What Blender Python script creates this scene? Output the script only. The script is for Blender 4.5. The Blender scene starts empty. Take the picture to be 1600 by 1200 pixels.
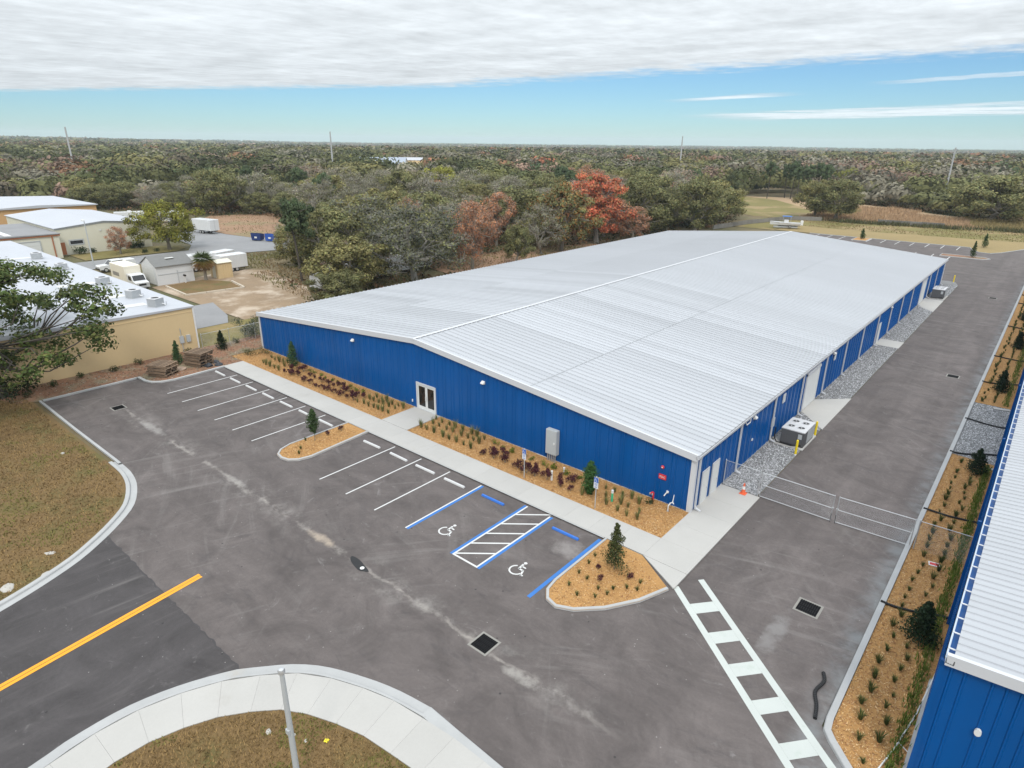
import bpy, math, random
import numpy as np
from mathutils import Vector, Matrix
from mathutils.geometry import tessellate_polygon

# ------------------------------------------------------------------ camera, sky, sun, exposure
SC = bpy.context.scene
COL = SC.collection
CAMX, CAMY, CAMZ = 13.4333, -32.9842, 21.2914
YAW, PITCH, ROLL = 0.70065, 0.3638, 0.0102
cd = bpy.data.cameras.new('camera')
cd.sensor_fit = 'HORIZONTAL'; cd.sensor_width = 36; cd.lens = 36 * 996.8 / 1600
cd.clip_start = 0.3; cd.clip_end = 20000
cam = bpy.data.objects.new('camera', cd); COL.objects.link(cam)
_f = Vector((-math.sin(YAW) * math.cos(PITCH), math.cos(YAW) * math.cos(PITCH), -math.sin(PITCH)))
_r = Vector((math.cos(YAW), math.sin(YAW), 0)); _u = _r.cross(_f)
_r2 = _r * math.cos(ROLL) + _u * math.sin(ROLL); _u2 = _u * math.cos(ROLL) - _r * math.sin(ROLL)
cam.matrix_world = Matrix(((_r2.x, _u2.x, -_f.x, CAMX), (_r2.y, _u2.y, -_f.y, CAMY), (_r2.z, _u2.z, -_f.z, CAMZ), (0, 0, 0, 1)))
SC.camera = cam
SC.view_settings.view_transform = 'Standard'; SC.view_settings.look = 'None'
SC.view_settings.exposure = 0.25; SC.view_settings.gamma = 1.0
SC.render.engine = 'CYCLES'
SC.cycles.use_denoising = True
SC.cycles.max_bounces = 6; SC.cycles.diffuse_bounces = 3; SC.cycles.glossy_bounces = 3
SC.cycles.transparent_max_bounces = 8; SC.cycles.transmission_bounces = 4; SC.cycles.volume_bounces = 1

SUN_EL, SUN_AZ = math.radians(48), math.radians(140)     # azimuth clockwise from +Y
W = bpy.data.worlds.new('World'); SC.world = W; W.use_nodes = True
nt = W.node_tree; nt.nodes.clear(); L = nt.links.new
def N(tree, t, **kw):
    n = tree.nodes.new(t)
    for k, v in kw.items(): setattr(n, k, v)
    return n
def mth(tree, op, a, b=None, c=None, clamp=False):
    n = tree.nodes.new('ShaderNodeMath'); n.operation = op; n.use_clamp = clamp
    for i, v in enumerate((a, b, c)):
        if v is None: continue
        if isinstance(v, (int, float)): n.inputs[i].default_value = v
        else: tree.links.new(v, n.inputs[i])
    return n.outputs[0]
def sstep(tree, v, a, b):
    n = tree.nodes.new('ShaderNodeMapRange'); n.interpolation_type = 'SMOOTHSTEP'
    tree.links.new(v, n.inputs[0]); n.inputs[1].default_value = a; n.inputs[2].default_value = b
    return n.outputs[0]
sky = N(nt, 'ShaderNodeTexSky', sky_type='NISHITA'); sky.sun_disc = False
sky.sun_elevation = SUN_EL; sky.sun_rotation = SUN_AZ; sky.altitude = 20; sky.air_density = 1.0; sky.dust_density = 0.15; sky.ozone_density = 3.5
tc = N(nt, 'ShaderNodeTexCoord'); sx = N(nt, 'ShaderNodeSeparateXYZ'); L(tc.outputs['Generated'], sx.inputs[0])
zz = mth(nt, 'MAXIMUM', sx.outputs[2], 0.012)
px = mth(nt, 'DIVIDE', sx.outputs[0], zz); py = mth(nt, 'DIVIDE', sx.outputs[1], zz)
cmb = N(nt, 'ShaderNodeCombineXYZ'); L(px, cmb.inputs[0]); L(py, cmb.inputs[1])
def wnoise(scale, detail, rough=0.55, sc=(1, 1, 1)):
    m = N(nt, 'ShaderNodeMapping'); m.inputs['Scale'].default_value = sc; L(cmb.outputs[0], m.inputs[0])
    n = N(nt, 'ShaderNodeTexNoise'); n.inputs['Scale'].default_value = scale; n.inputs['Detail'].default_value = detail
    n.inputs['Roughness'].default_value = rough; L(m.outputs[0], n.inputs['Vector']); return n.outputs[0]
n1 = wnoise(0.45, 3); n2 = wnoise(2.2, 9, 0.70); n3 = wnoise(1.1, 6, 0.6, (0.6, 1.0, 1)); n4 = wnoise(0.35, 4, 0.6, (1, 2.2, 1))
edge = mth(nt, 'MINIMUM', 9.7, mth(nt, 'ADD', 14.7, mth(nt, 'MULTIPLY', px, 0.5)))
e = mth(nt, 'SUBTRACT', edge, py)
e = mth(nt, 'ADD', e, mth(nt, 'MULTIPLY', mth(nt, 'SUBTRACT', n1, 0.5), 1.6))
e = mth(nt, 'ADD', e, mth(nt, 'MULTIPLY', mth(nt, 'SUBTRACT', n2, 0.5), 3.6))
deck = sstep(nt, e, -0.75, 1.05)
def band(c, w, p0, p1, soft, nz, amt):
    d = mth(nt, 'DIVIDE', mth(nt, 'SUBTRACT', mth(nt, 'ADD', py, mth(nt, 'MULTIPLY', px, 0.35)), c), w)
    g = mth(nt, 'SUBTRACT', 1.0, mth(nt, 'MULTIPLY', d, d))
    g = mth(nt, 'ADD', g, mth(nt, 'MULTIPLY', mth(nt, 'SUBTRACT', nz, 0.5), 2.6))
    g = sstep(nt, g, 0.0, 0.9)
    g = mth(nt, 'MULTIPLY', g, mth(nt, 'MULTIPLY', sstep(nt, px, p0, p0 + soft), sstep(nt, px, p1, p1 - soft)))
    return mth(nt, 'MULTIPLY', g, amt)
s1 = band(13.4, 0.75, -9.0, -4.6, 2.0, n4, 0.8)
s2 = band(24.0, 4.6, -14.0, 26.0, 5.0, n4, 0.85)
s3 = band(12.4, 0.5, -3.4, 8.0, 1.2, n2, 0.5)
cl = mth(nt, 'MAXIMUM', mth(nt, 'MAXIMUM', deck, s1), mth(nt, 'MAXIMUM', s2, s3))
# overcast luminance law: brighter towards the zenith, with the texture of the deck
lum = mth(nt, 'MULTIPLY', mth(nt, 'ADD', 1.0, mth(nt, 'MULTIPLY', sx.outputs[2], 2.0)), 0.57)
lum = mth(nt, 'MULTIPLY', lum, mth(nt, 'ADD', 0.40, mth(nt, 'ADD', mth(nt, 'MULTIPLY', n3, 0.72), mth(nt, 'MULTIPLY', wnoise(3.0, 6, 0.66, (1.25, 0.7, 1)), 0.50))))
lum = mth(nt, 'ADD', lum, mth(nt, 'MULTIPLY', mth(nt, 'MAXIMUM', s1, mth(nt, 'MAXIMUM', s2, s3)), 0.26))
cr = N(nt, 'ShaderNodeCombineXYZ')
L(mth(nt, 'MULTIPLY', lum, 0.935), cr.inputs[0]); L(lum, cr.inputs[1]); L(mth(nt, 'MULTIPLY', lum, 1.05), cr.inputs[2])
b1 = N(nt, 'ShaderNodeBackground'); b1.inputs[1].default_value = 0.09; tint = N(nt, 'ShaderNodeVectorMath', operation='MULTIPLY'); L(sky.outputs[0], tint.inputs[0]); tint.inputs[1].default_value = (0.56, 0.80, 1.0); L(tint.outputs[0], b1.inputs[0])
b2 = N(nt, 'ShaderNodeBackground'); L(cr.outputs[0], b2.inputs[0]); b2.inputs[1].default_value = 1.0
mx = N(nt, 'ShaderNodeMixShader'); L(cl, mx.inputs[0]); L(b1.outputs[0], mx.inputs[1]); L(b2.outputs[0], mx.inputs[2])
wo = N(nt, 'ShaderNodeOutputWorld'); L(mx.outputs[0], wo.inputs[0])

sd = bpy.data.lights.new('sun', 'SUN'); sd.energy = 1.5; sd.angle = math.radians(12); sd.color = (1.0, 0.95, 0.87)
sun = bpy.data.objects.new('sun', sd); COL.objects.link(sun)
sdir = Vector((math.sin(SUN_AZ) * math.cos(SUN_EL), math.cos(SUN_AZ) * math.cos(SUN_EL), math.sin(SUN_EL)))
sun.rotation_euler = (-sdir).to_track_quat('-Z', 'Y').to_euler()

# ------------------------------------------------------------------ helpers
rng = np.random.default_rng(7); random.seed(7)
def new_mesh(name, V, F, mat=None, col=None, smooth=False):
    me = bpy.data.meshes.new(name)
    if isinstance(F, np.ndarray):
        V = np.asarray(V, np.float32); k = F.shape[1]; m = len(F)
        me.vertices.add(len(V)); me.vertices.foreach_set('co', V.ravel())
        me.loops.add(m * k); me.loops.foreach_set('vertex_index', F.astype(np.int32).ravel())
        me.polygons.add(m); me.polygons.foreach_set('loop_start', np.arange(0, m * k, k, dtype=np.int32))
        me.update(calc_edges=True)
    else:
        me.from_pydata([tuple(v) for v in V], [], F); me.update()
    if col is not None:
        k = F.shape[1]; a = me.color_attributes.new('Col', 'FLOAT_COLOR', 'CORNER')
        c = np.ones((len(F) * k, 4), np.float32); c[:, :3] = np.repeat(np.asarray(col, np.float32), k, 0)
        a.data.foreach_set('color', c.ravel())
    if mat: me.materials.append(mat)
    if smooth: me.polygons.foreach_set('use_smooth', np.ones(len(me.polygons), bool))
    return me
def bend_normals(me, nrm):
    # leaf faces take the soft normal of the crown they belong to
    nrm = np.asarray(nrm, np.float32); nrm /= np.linalg.norm(nrm, axis=1)[:, None] + 1e-6
    a = me.attributes.new('custom_normal', 'FLOAT_VECTOR', 'POINT'); a.data.foreach_set('vector', nrm.ravel()); me.update()
def put(name, me, parent=None, loc=(0, 0, 0), rz=0, sc=None):
    o = bpy.data.objects.new(name, me); COL.objects.link(o); o.location = loc; o.rotation_euler = (0, 0, rz)
    if sc is not None: o.scale = sc if hasattr(sc, '__len__') else (sc, sc, sc)
    if parent: o.parent = parent
    return o
def tag(o, label, cat, group=None):
    o['label'] = label; o['category'] = cat
    if group: o['group'] = group
    return o
def thing(name, label, cat, loc=(0, 0, 0), rz=0, group=None):
    o = bpy.data.objects.new(name, None); o.empty_display_size = 0.3; COL.objects.link(o)
    o.location = loc; o.rotation_euler = (0, 0, rz); return tag(o, label, cat, group)
ORD = 'first second third fourth fifth sixth seventh eighth ninth tenth eleventh twelfth thirteenth fourteenth fifteenth sixteenth seventeenth eighteenth nineteenth'.split()
def ordinal(n):
    if n <= 19: return ORD[n - 1]
    t = ['', '', 'twenty', 'thirty', 'forty', 'fifty', 'sixty', 'seventy', 'eighty', 'ninety']
    if n < 100: return (t[n // 10][:-1] + 'ieth') if n % 10 == 0 else t[n // 10] + '-' + ORD[n % 10 - 1]
    return '%dth' % n
class MB:
    def __init__(s): s.v = []; s.f = []
    def add(s, V, F):
        o = len(s.v); s.v += [tuple(map(float, p)) for p in V]; s.f += [tuple(i + o for i in f) for f in F]; return s
    def box(s, x0, x1, y0, y1, z0, z1):
        return s.add([(x0, y0, z0), (x1, y0, z0), (x1, y1, z0), (x0, y1, z0), (x0, y0, z1), (x1, y0, z1), (x1, y1, z1), (x0, y1, z1)],
                     [(0, 3, 2, 1), (4, 5, 6, 7), (0, 1, 5, 4), (1, 2, 6, 5), (2, 3, 7, 6), (3, 0, 4, 7)])
    def bbox(s, x0, x1, y0, y1, z0, z1, b=0.02):
        # box with chamfered top edges
        return s.loft([[(x0, y0, z0), (x1, y0, z0), (x1, y1, z0), (x0, y1, z0)], [(x0, y0, z1 - b), (x1, y0, z1 - b), (x1, y1, z1 - b), (x0, y1, z1 - b)],
                       [(x0 + b, y0 + b, z1), (x1 - b, y0 + b, z1), (x1 - b, y1 - b, z1), (x0 + b, y1 - b, z1)]])
    def loft(s, rings, cap=True):
        n = len(rings[0]); V = [p for r in rings for p in r]; F = []
        for k in range(len(rings) - 1):
            for i in range(n):
                j = (i + 1) % n; F.append((k * n + i, k * n + j, k * n + n + j, k * n + n + i))
        if cap: F += [tuple(range(n))[::-1], tuple(range((len(rings) - 1) * n, len(rings) * n))]
        return s.add(V, F)
    def tube(s, pts, r, n=6, cap=True):
        pts = [Vector(p) for p in pts]; rr = r if hasattr(r, '__len__') else [r] * len(pts); rings = []
        for i, p in enumerate(pts):
            d = (pts[min(i + 1, len(pts) - 1)] - pts[max(i - 1, 0)]).normalized()
            a = d.orthogonal().normalized() if abs(d.z) > 0.9 else d.cross(Vector((0, 0, 1))).normalized()
            if abs(d.z) > 0.9: a = (Vector((1, 0, 0)) - d * d.x).normalized()
            b = d.cross(a)
            rings.append([p + (a * math.cos(t) + b * math.sin(t)) * rr[i] for t in (2 * math.pi * k / n for k in range(n))])
        return s.loft(rings, cap)
    def cyl(s, x, y, z0, z1, r, n=12, r1=None):
        return s.tube([(x, y, z0), (x, y, z1)], [r, r if r1 is None else r1], n)
    def prism(s, poly, z0, z1):
        n = len(poly); V = [(x, y, z0) for x, y in poly] + [(x, y, z1) for x, y in poly]
        return s.add(V, [tuple(range(n))[::-1], tuple(range(n, 2 * n))] + [(i, (i + 1) % n, n + (i + 1) % n, n + i) for i in range(n)])
    def prof(s, poly, axis, a0, a1):
        # extrude a 2-D outline (u,z) along x or y
        g = (lambda u, z, a: (a, u, z)) if axis == 'x' else (lambda u, z, a: (u, a, z))
        n = len(poly); V = [g(u, z, a0) for u, z in poly] + [g(u, z, a1) for u, z in poly]
        return s.add(V, [tuple(range(n))[::-1], tuple(range(n, 2 * n))] + [(i, (i + 1) % n, n + (i + 1) % n, n + i) for i in range(n)])
    def build(s, name, mat, parent=None, loc=(0, 0, 0), rz=0, smooth=False):
        me = new_mesh(name, s.v, s.f, mat)
        import bmesh
        bm = bmesh.new(); bm.from_mesh(me); bmesh.ops.recalc_face_normals(bm, faces=bm.faces); bm.to_mesh(me); bm.free()
        if smooth: me.polygons.foreach_set('use_smooth', np.ones(len(me.polygons), bool)); me.set_sharp_from_angle(angle=math.radians(40))
        return put(name, me, parent, loc, rz)
def sheet(name, pts, z, mat, parent=None, struct=True):
    v = [Vector((x, y, 0)) for x, y in pts]
    tri = tessellate_polygon([v]); F = []
    for a, b, c in tri:
        n = (v[b] - v[a]).cross(v[c] - v[a]).z; F.append((a, b, c) if n > 0 else (a, c, b))
    o = put(name, new_mesh(name, [(x, y, z) for x, y in pts], F, mat), parent)
    if struct and parent is None: o['kind'] = 'structure'
    return o
def rect(x0, x1, y0, y1): return [(x0, y0), (x1, y0), (x1, y1), (x0, y1)]
def offset(pts, d):
    P = [Vector((x, y)) for x, y in pts]; out = []
    for i, p in enumerate(P):
        t = (P[min(i + 1, len(P) - 1)] - P[max(i - 1, 0)]).normalized(); w = d[i] if hasattr(d, '__len__') else d
        out.append((p.x - t.y * w, p.y + t.x * w))
    return out
def smooth_line(pts, n):
    # Catmull-Rom through pts, n points evenly spaced by arc length
    P = np.array(pts, float); Q = np.vstack([2 * P[0] - P[1], P, 2 * P[-1] - P[-2]]); out = []
    for i in range(1, len(Q) - 2):
        for t in np.linspace(0, 1, 12, endpoint=False):
            a, b, c, d = Q[i - 1:i + 3]
            out.append(0.5 * (2 * b + (c - a) * t + (2 * a - 5 * b + 4 * c - d) * t * t + (3 * b - a - 3 * c + d) * t ** 3))
    out = np.array(out + [P[-1]]); s = np.r_[0, np.cumsum(np.hypot(*np.diff(out, axis=0).T))]
    u = np.linspace(0, s[-1], n)
    return [(float(x), float(y)) for x, y in zip(np.interp(u, s, out[:, 0]), np.interp(u, s, out[:, 1]))]
def kerb(name, pts, w, z, mat, gutter=0.0, closed=False, parent=None):
    # raised kerb along pts (pts = pavement edge, kerb grows to the left), with an optional flat gutter pan first
    prof = ([(0, -0.03), (0, 0.012), (gutter, 0.02)] if gutter else [(0, -0.03)]) + [(gutter + 0.02, z - 0.03), (gutter + 0.05, z), (gutter + w, z), (gutter + w, -0.03)]
    if closed: pts = pts + [pts[0]]
    rows = []
    if closed:
        P = pts[:-1]; n = len(P); ext = [P[-1]] + P + [P[0]]
        for d, zz_ in prof: r = offset(ext, d)[1:-1]; rows.append([(x, y, zz_) for x, y in r + [r[0]]])
    else:
        for d, zz_ in prof: rows.append([(x, y, zz_) for x, y in offset(pts, d)])
    n = len(rows[0]); V = [p for r in rows for p in r]; F = []
    for k in range(len(rows) - 1):
        for i in range(n - 1): F.append((k * n + i, k * n + i + 1, k * n + n + i + 1, k * n + n + i))
    o = put(name, new_mesh(name, V, F, mat), parent)
    if parent is None: o['kind'] = 'structure'
    return o
def bar2d(p, q, w):
    d = Vector((q[0] - p[0], q[1] - p[1])).normalized() * (w / 2)
    return [(p[0] + d.y, p[1] - d.x), (q[0] + d.y, q[1] - d.x), (q[0] - d.y, q[1] + d.x), (p[0] - d.y, p[1] + d.x)]

# ------------------------------------------------------------------ materials
def mat(name, col, rough=0.8, metal=0.0, spec=0.4, var=(), bump=None, attr=False, orand=0.0, coord='pos', trans=0.0, stretch=(1, 1, 1), hue=None, ocol=False):
    m = bpy.data.materials.new(name); m.use_nodes = True; t = m.node_tree; p = t.nodes['Principled BSDF']
    p.inputs['Roughness'].default_value = rough; p.inputs['Metallic'].default_value = metal; p.inputs['Specular IOR Level'].default_value = spec
    if coord == 'pos': src = N(t, 'ShaderNodeNewGeometry').outputs['Position']
    else: src = N(t, 'ShaderNodeTexCoord').outputs['Object']
    mp = N(t, 'ShaderNodeMapping'); mp.inputs['Scale'].default_value = stretch; t.links.new(src, mp.inputs[0])
    def nz(scale, detail=4, rough=0.6):
        n = N(t, 'ShaderNodeTexNoise'); n.inputs['Scale'].default_value = scale; n.inputs['Detail'].default_value = detail; n.inputs['Roughness'].default_value = rough
        t.links.new(mp.outputs[0], n.inputs['Vector']); return n.outputs[0]
    if attr: a = N(t, 'ShaderNodeAttribute'); a.attribute_name = 'Col'; c = a.outputs['Color']
    else:
        r = N(t, 'ShaderNodeRGB'); r.outputs[0].default_value = (*col, 1); c = r.outputs[0]
    f = None
    for (sc, amt, *rest) in var:
        v = mth(t, 'ADD', 1.0, mth(t, 'MULTIPLY', mth(t, 'SUBTRACT', nz(sc, *rest), 0.5), 2 * amt)); f = v if f is None else mth(t, 'MULTIPLY', f, v)
    if orand:
        oi = N(t, 'ShaderNodeObjectInfo'); v = mth(t, 'ADD', 1 - orand, mth(t, 'MULTIPLY', oi.outputs['Random'], 2 * orand)); f = v if f is None else mth(t, 'MULTIPLY', f, v)
    if ocol:
        oi2 = N(t, 'ShaderNodeObjectInfo'); sp_ = N(t, 'ShaderNodeSeparateColor'); t.links.new(oi2.outputs['Color'], sp_.inputs[0]); f = sp_.outputs[0] if f is None else mth(t, 'MULTIPLY', f, sp_.outputs[0])
    if f is not None:
        vm = N(t, 'ShaderNodeVectorMath', operation='SCALE'); t.links.new(c, vm.inputs[0]); t.links.new(f, vm.inputs['Scale']); c = vm.outputs[0]
    if hue:      # (second colour, noise scale, low, high): patches of another colour
        mxn = N(t, 'ShaderNodeMix', data_type='RGBA'); t.links.new(sstep(t, nz(hue[1], 5, 0.65), hue[2], hue[3]), mxn.inputs[0]); t.links.new(c, mxn.inputs[6]); mxn.inputs[7].default_value = (*hue[0], 1); c = mxn.outputs[2]
    t.links.new(c, p.inputs['Base Color'])
    if bump:
        b = N(t, 'ShaderNodeBump'); b.inputs['Strength'].default_value = bump[1]; b.inputs['Distance'].default_value = bump[2] if len(bump) > 2 else 0.05
        t.links.new(nz(bump[0], 5), b.inputs['Height']); t.links.new(b.outputs[0], p.inputs['Normal'])
    if trans:
        tr = N(t, 'ShaderNodeBsdfTranslucent'); t.links.new(c, tr.inputs[0]); ms = N(t, 'ShaderNodeMixShader'); ms.inputs[0].default_value = trans
        t.links.new(p.outputs[0], ms.inputs[1]); t.links.new(tr.outputs[0], ms.inputs[2]); t.links.new(ms.outputs[0], t.nodes['Material Output'].inputs[0])
    return m
def mixcol(t, fac, c, col):
    n = N(t, 'ShaderNodeMix', data_type='RGBA'); t.links.new(fac, n.inputs[0]); t.links.new(c, n.inputs[6]); n.inputs[7].default_value = (*col, 1); return n.outputs[2]
def asphalt(name, base, valley, seed=0.0):
    m = bpy.data.materials.new(name); m.use_nodes = True; t = m.node_tree; p = t.nodes['Principled BSDF']
    p.inputs['Roughness'].default_value = 0.85; p.inputs['Specular IOR Level'].default_value = 0.3
    g = N(t, 'ShaderNodeNewGeometry').outputs['Position']; s = N(t, 'ShaderNodeSeparateXYZ'); t.links.new(g, s.inputs[0]); X, Y = s.outputs[0], s.outputs[1]
    def nz(scale, detail=5, rough=0.6, st=(1, 1, 1), dist=0.0, rot=0.0):
        mp = N(t, 'ShaderNodeMapping'); mp.inputs['Scale'].default_value = st; mp.inputs['Rotation'].default_value = (0, 0, rot); t.links.new(g, mp.inputs[0])
        n = N(t, 'ShaderNodeTexNoise'); n.inputs['Scale'].default_value = scale; n.inputs['Detail'].default_value = detail; n.inputs['Roughness'].default_value = rough; n.inputs['Distortion'].default_value = dist
        t.links.new(mp.outputs[0], n.inputs['Vector']); return n.outputs[0]
    r = N(t, 'ShaderNodeRGB'); r.outputs[0].default_value = (*base, 1); c = r.outputs[0]
    f = mth(t, 'ADD', 0.36, mth(t, 'MULTIPLY', nz(0.3, 8, 0.70, dist=1.4), 1.28))
    if valley:      # paving and tyre streaks follow the direction of travel: along the drive, across the front lot
        drv = mth(t, 'MULTIPLY', sstep(t, X, 2.0, 4.0), sstep(t, Y, -9.0, -1.0)); k1 = nz(0.8, 7, 0.66, (0.15, 1, 1), 0.6); k2 = nz(0.8, 7, 0.66, (1, 0.07, 1), 0.5)
        strk = mth(t, 'ADD', mth(t, 'MULTIPLY', k1, mth(t, 'SUBTRACT', 1.0, drv)), mth(t, 'MULTIPLY', k2, drv))
    else: strk = nz(0.8, 7, 0.66, (1, 0.10, 1), 0.6)
    f = mth(t, 'MULTIPLY', f, mth(t, 'ADD', 0.70, mth(t, 'MULTIPLY', strk, 0.60)))
    f = mth(t, 'MULTIPLY', f, mth(t, 'ADD', 0.78, mth(t, 'MULTIPLY', nz(38, 2), 0.44)))
    f = mth(t, 'MULTIPLY', f, mth(t, 'ADD', 0.80, mth(t, 'MULTIPLY', nz(6.5, 4, 0.8), 0.40)))
    # paving lane joints in the drive: slightly different mixes side by side
    lane = mth(t, 'MULTIPLY', sstep(t, mth(t, 'ADD', X, mth(t, 'MULTIPLY', nz(0.6, 4), 0.7)), 6.35, 6.6), sstep(t, X, 2.0, 2.8))
    f = mth(t, 'MULTIPLY', f, mth(t, 'ADD', 1.0, mth(t, 'MULTIPLY', lane, 0.10)))
    vm = N(t, 'ShaderNodeVectorMath', operation='SCALE'); t.links.new(c, vm.inputs[0]); t.links.new(f, vm.inputs['Scale']); c = vm.outputs[0]
    # dusty tyre scuffs
    sc = sstep(t, nz(0.55, 7, 0.7, (1, 1, 1), 2.2), 0.60, 0.78); c = mixcol(t, mth(t, 'MULTIPLY', sc, 0.55), c, (0.25, 0.235, 0.23))
    sw = sstep(t, nz(0.35, 6, 0.75, (1, 4.5, 1), 1.2, 0.6), 0.62, 0.74); c = mixcol(t, mth(t, 'MULTIPLY', sw, 0.35), c, (0.24, 0.228, 0.22))
    # tyre arcs where vehicles turn: streaks that follow circles about the turning points
    for cx, cy, fr, am_ in (((14, -34, 1.5, .34), (-40, -44, 1.1, .26), (-8, 6, 1.3, .22)) if valley else ((60, -35, 1.2, .25), (-90, -20, 1.0, .2))):
        vx = mth(t, 'SUBTRACT', X, cx); vy = mth(t, 'SUBTRACT', Y, cy); rr = mth(t, 'SQRT', mth(t, 'ADD', mth(t, 'MULTIPLY', vx, vx), mth(t, 'MULTIPLY', vy, vy)))
        cv = N(t, 'ShaderNodeCombineXYZ'); t.links.new(mth(t, 'MULTIPLY', rr, fr), cv.inputs[0]); t.links.new(mth(t, 'MULTIPLY', mth(t, 'ARCTAN2', vy, vx), 3.0), cv.inputs[1])
        n_ = N(t, 'ShaderNodeTexNoise'); n_.inputs['Scale'].default_value = 1.0; n_.inputs['Detail'].default_value = 6; n_.inputs['Roughness'].default_value = .62; t.links.new(cv.outputs[0], n_.inputs['Vector'])
        c = mixcol(t, mth(t, 'MULTIPLY', mth(t, 'MULTIPLY', sstep(t, n_.outputs[0], 0.53, 0.70), sstep(t, nz(0.13, 4, 0.6), 0.40, 0.62)), am_), c, (0.24, 0.222, 0.212))
        c = mixcol(t, mth(t, 'MULTIPLY', mth(t, 'MULTIPLY', sstep(t, n_.outputs[0], 0.44, 0.30), sstep(t, nz(0.17, 4, 0.6), 0.42, 0.64)), am_), c, (0.060, 0.054, 0.055))
    c = mixcol(t, mth(t, 'MULTIPLY', sstep(t, nz(0.28, 6, 0.7, (1, 2.5, 1), 1.5, 1.3), 0.56, 0.70), .38), c, (0.055, 0.050, 0.051))
    # scattered dark spots and pale specks
    vs = N(t, 'ShaderNodeTexVoronoi'); vs.inputs['Scale'].default_value = 0.8; t.links.new(g, vs.inputs['Vector'])
    c = mixcol(t, mth(t, 'MULTIPLY', sstep(t, vs.outputs['Distance'], 0.055, 0.03), 0.7), c, (0.025, 0.024, 0.025))
    v2 = N(t, 'ShaderNodeTexVoronoi'); v2.inputs['Scale'].default_value = 1.7; t.links.new(g, v2.inputs['Vector'])
    c = mixcol(t, mth(t, 'MULTIPLY', sstep(t, v2.outputs['Distance'], 0.05, 0.03), 0.55), c, (0.42, 0.40, 0.38))
    if valley:
        # sandy silt washed along the drainage valley of the car park
        wob = mth(t, 'MULTIPLY', mth(t, 'SUBTRACT', nz(0.5, 4), 0.5), 1.1)
        d = mth(t, 'ABSOLUTE', mth(t, 'ADD', mth(t, 'ADD', Y, 16.4), wob))
        inx = mth(t, 'MULTIPLY', sstep(t, X, -45, -41), sstep(t, X, 6, 1))
        a = mth(t, 'MULTIPLY', mth(t, 'MULTIPLY', sstep(t, d, 0.34, 0.06), sstep(t, nz(0.9, 5, 0.7), 0.44, 0.70)), inx)
        c = mixcol(t, mth(t, 'MULTIPLY', a, 0.5), c, (0.30, 0.275, 0.25))
        ln = mth(t, 'MULTIPLY', mth(t, 'MULTIPLY', sstep(t, d, 0.13, 0.03), sstep(t, nz(0.32, 5, 0.7), 0.44, 0.66)), inx); c = mixcol(t, mth(t, 'MULTIPLY', ln, 0.55), c, (0.34, 0.31, 0.28))
        b = mth(t, 'MULTIPLY', mth(t, 'MULTIPLY', sstep(t, d, 1.5, 0.2), sstep(t, nz(0.45, 6, 0.72), 0.46, 0.72)), inx)
        c = mixcol(t, mth(t, 'MULTIPLY', b, 0.45), c, (0.32, 0.30, 0.28))
        for (cx, cy, rx, ry, cc) in ((-14.6, -16.35, 1.5, 0.36, (0.40, 0.33, 0.26)), (0.3, -16.7, 1.2, 0.35, (0.33, 0.31, 0.285)), (-24.8, -16.3, 1.8, 0.3, (0.30, 0.28, 0.26)), (-37.5, -16.4, 2.6, 0.45, (0.29, 0.275, 0.26)), (-3.4, -7.9, 1.2, 0.9, (0.25, 0.23, 0.22)), (7.6, -7.0, 0.5, 2.2, (0.22, 0.21, 0.205))):
            ex = mth(t, 'DIVIDE', mth(t, 'SUBTRACT', X, cx), rx); ey = mth(t, 'DIVIDE', mth(t, 'SUBTRACT', Y, cy), ry)
            q = mth(t, 'ADD', mth(t, 'ADD', mth(t, 'MULTIPLY', ex, ex), mth(t, 'MULTIPLY', ey, ey)), mth(t, 'MULTIPLY', mth(t, 'SUBTRACT', nz(1.6, 5, 0.7), 0.5), 2.6))
            c = mixcol(t, mth(t, 'MULTIPLY', sstep(t, q, 1.1, -0.3), 0.7), c, cc)
        # dusty edge along the right kerb
        k = mth(t, 'MULTIPLY', sstep(t, X, 9.6, 10.7), sstep(t, nz(0.8, 5), 0.35, 0.7)); c = mixcol(t, mth(t, 'MULTIPLY', k, 0.4), c, (0.30, 0.33, 0.34))
    t.links.new(c, p.inputs['Base Color'])
    b = N(t, 'ShaderNodeBump'); b.inputs['Strength'].default_value = 0.25; b.inputs['Distance'].default_value = 0.02; t.links.new(nz(60, 3), b.inputs['Height']); t.links.new(b.outputs[0], p.inputs['Normal'])
    return m
M = {}
M['asphalt'] = asphalt('asphalt', (0.103, 0.0885, 0.0845), True)
M['road'] = asphalt('road_asphalt', (0.060, 0.0545, 0.055), False)
M['old_road'] = mat('old_road', (0.23, 0.23, 0.235), 0.9, var=((0.2, .2), (3, .1)))
M['concrete'] = mat('concrete', (0.405, 0.393, 0.372), 0.85, var=((0.35, .10, 5), (9, .05), (60, .05)), orand=0.02, hue=((0.32, 0.30, 0.27), 0.25, 0.60, 0.85), bump=(80, .15, .01))
M['kerb'] = mat('kerb_concrete', (0.365, 0.367, 0.365), 0.85, var=((0.8, .16, 6), (25, .08)), hue=((0.36, 0.34, 0.31), 0.6, 0.58, 0.78))
M['drainframe'] = mat('drain_frame', (0.235, 0.225, 0.205), 0.9, var=((4, .2, 5),))
M['groove'] = mat('joint_grout', (0.18, 0.17, 0.16), 0.95)
M['paint_white'] = mat('white_paint', (0.56, 0.56, 0.55), 0.6, var=((1.2, .07, 6), (30, .06)), hue=((0.45, 0.44, 0.43), 2.2, 0.66, 0.8))
M['paint_green'] = mat('crosswalk_paint', (0.46, 0.485, 0.46), 0.6, var=((0.8, .10, 6), (30, .05)), hue=((0.40, 0.44, 0.40), 1.3, 0.52, 0.75))
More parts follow.
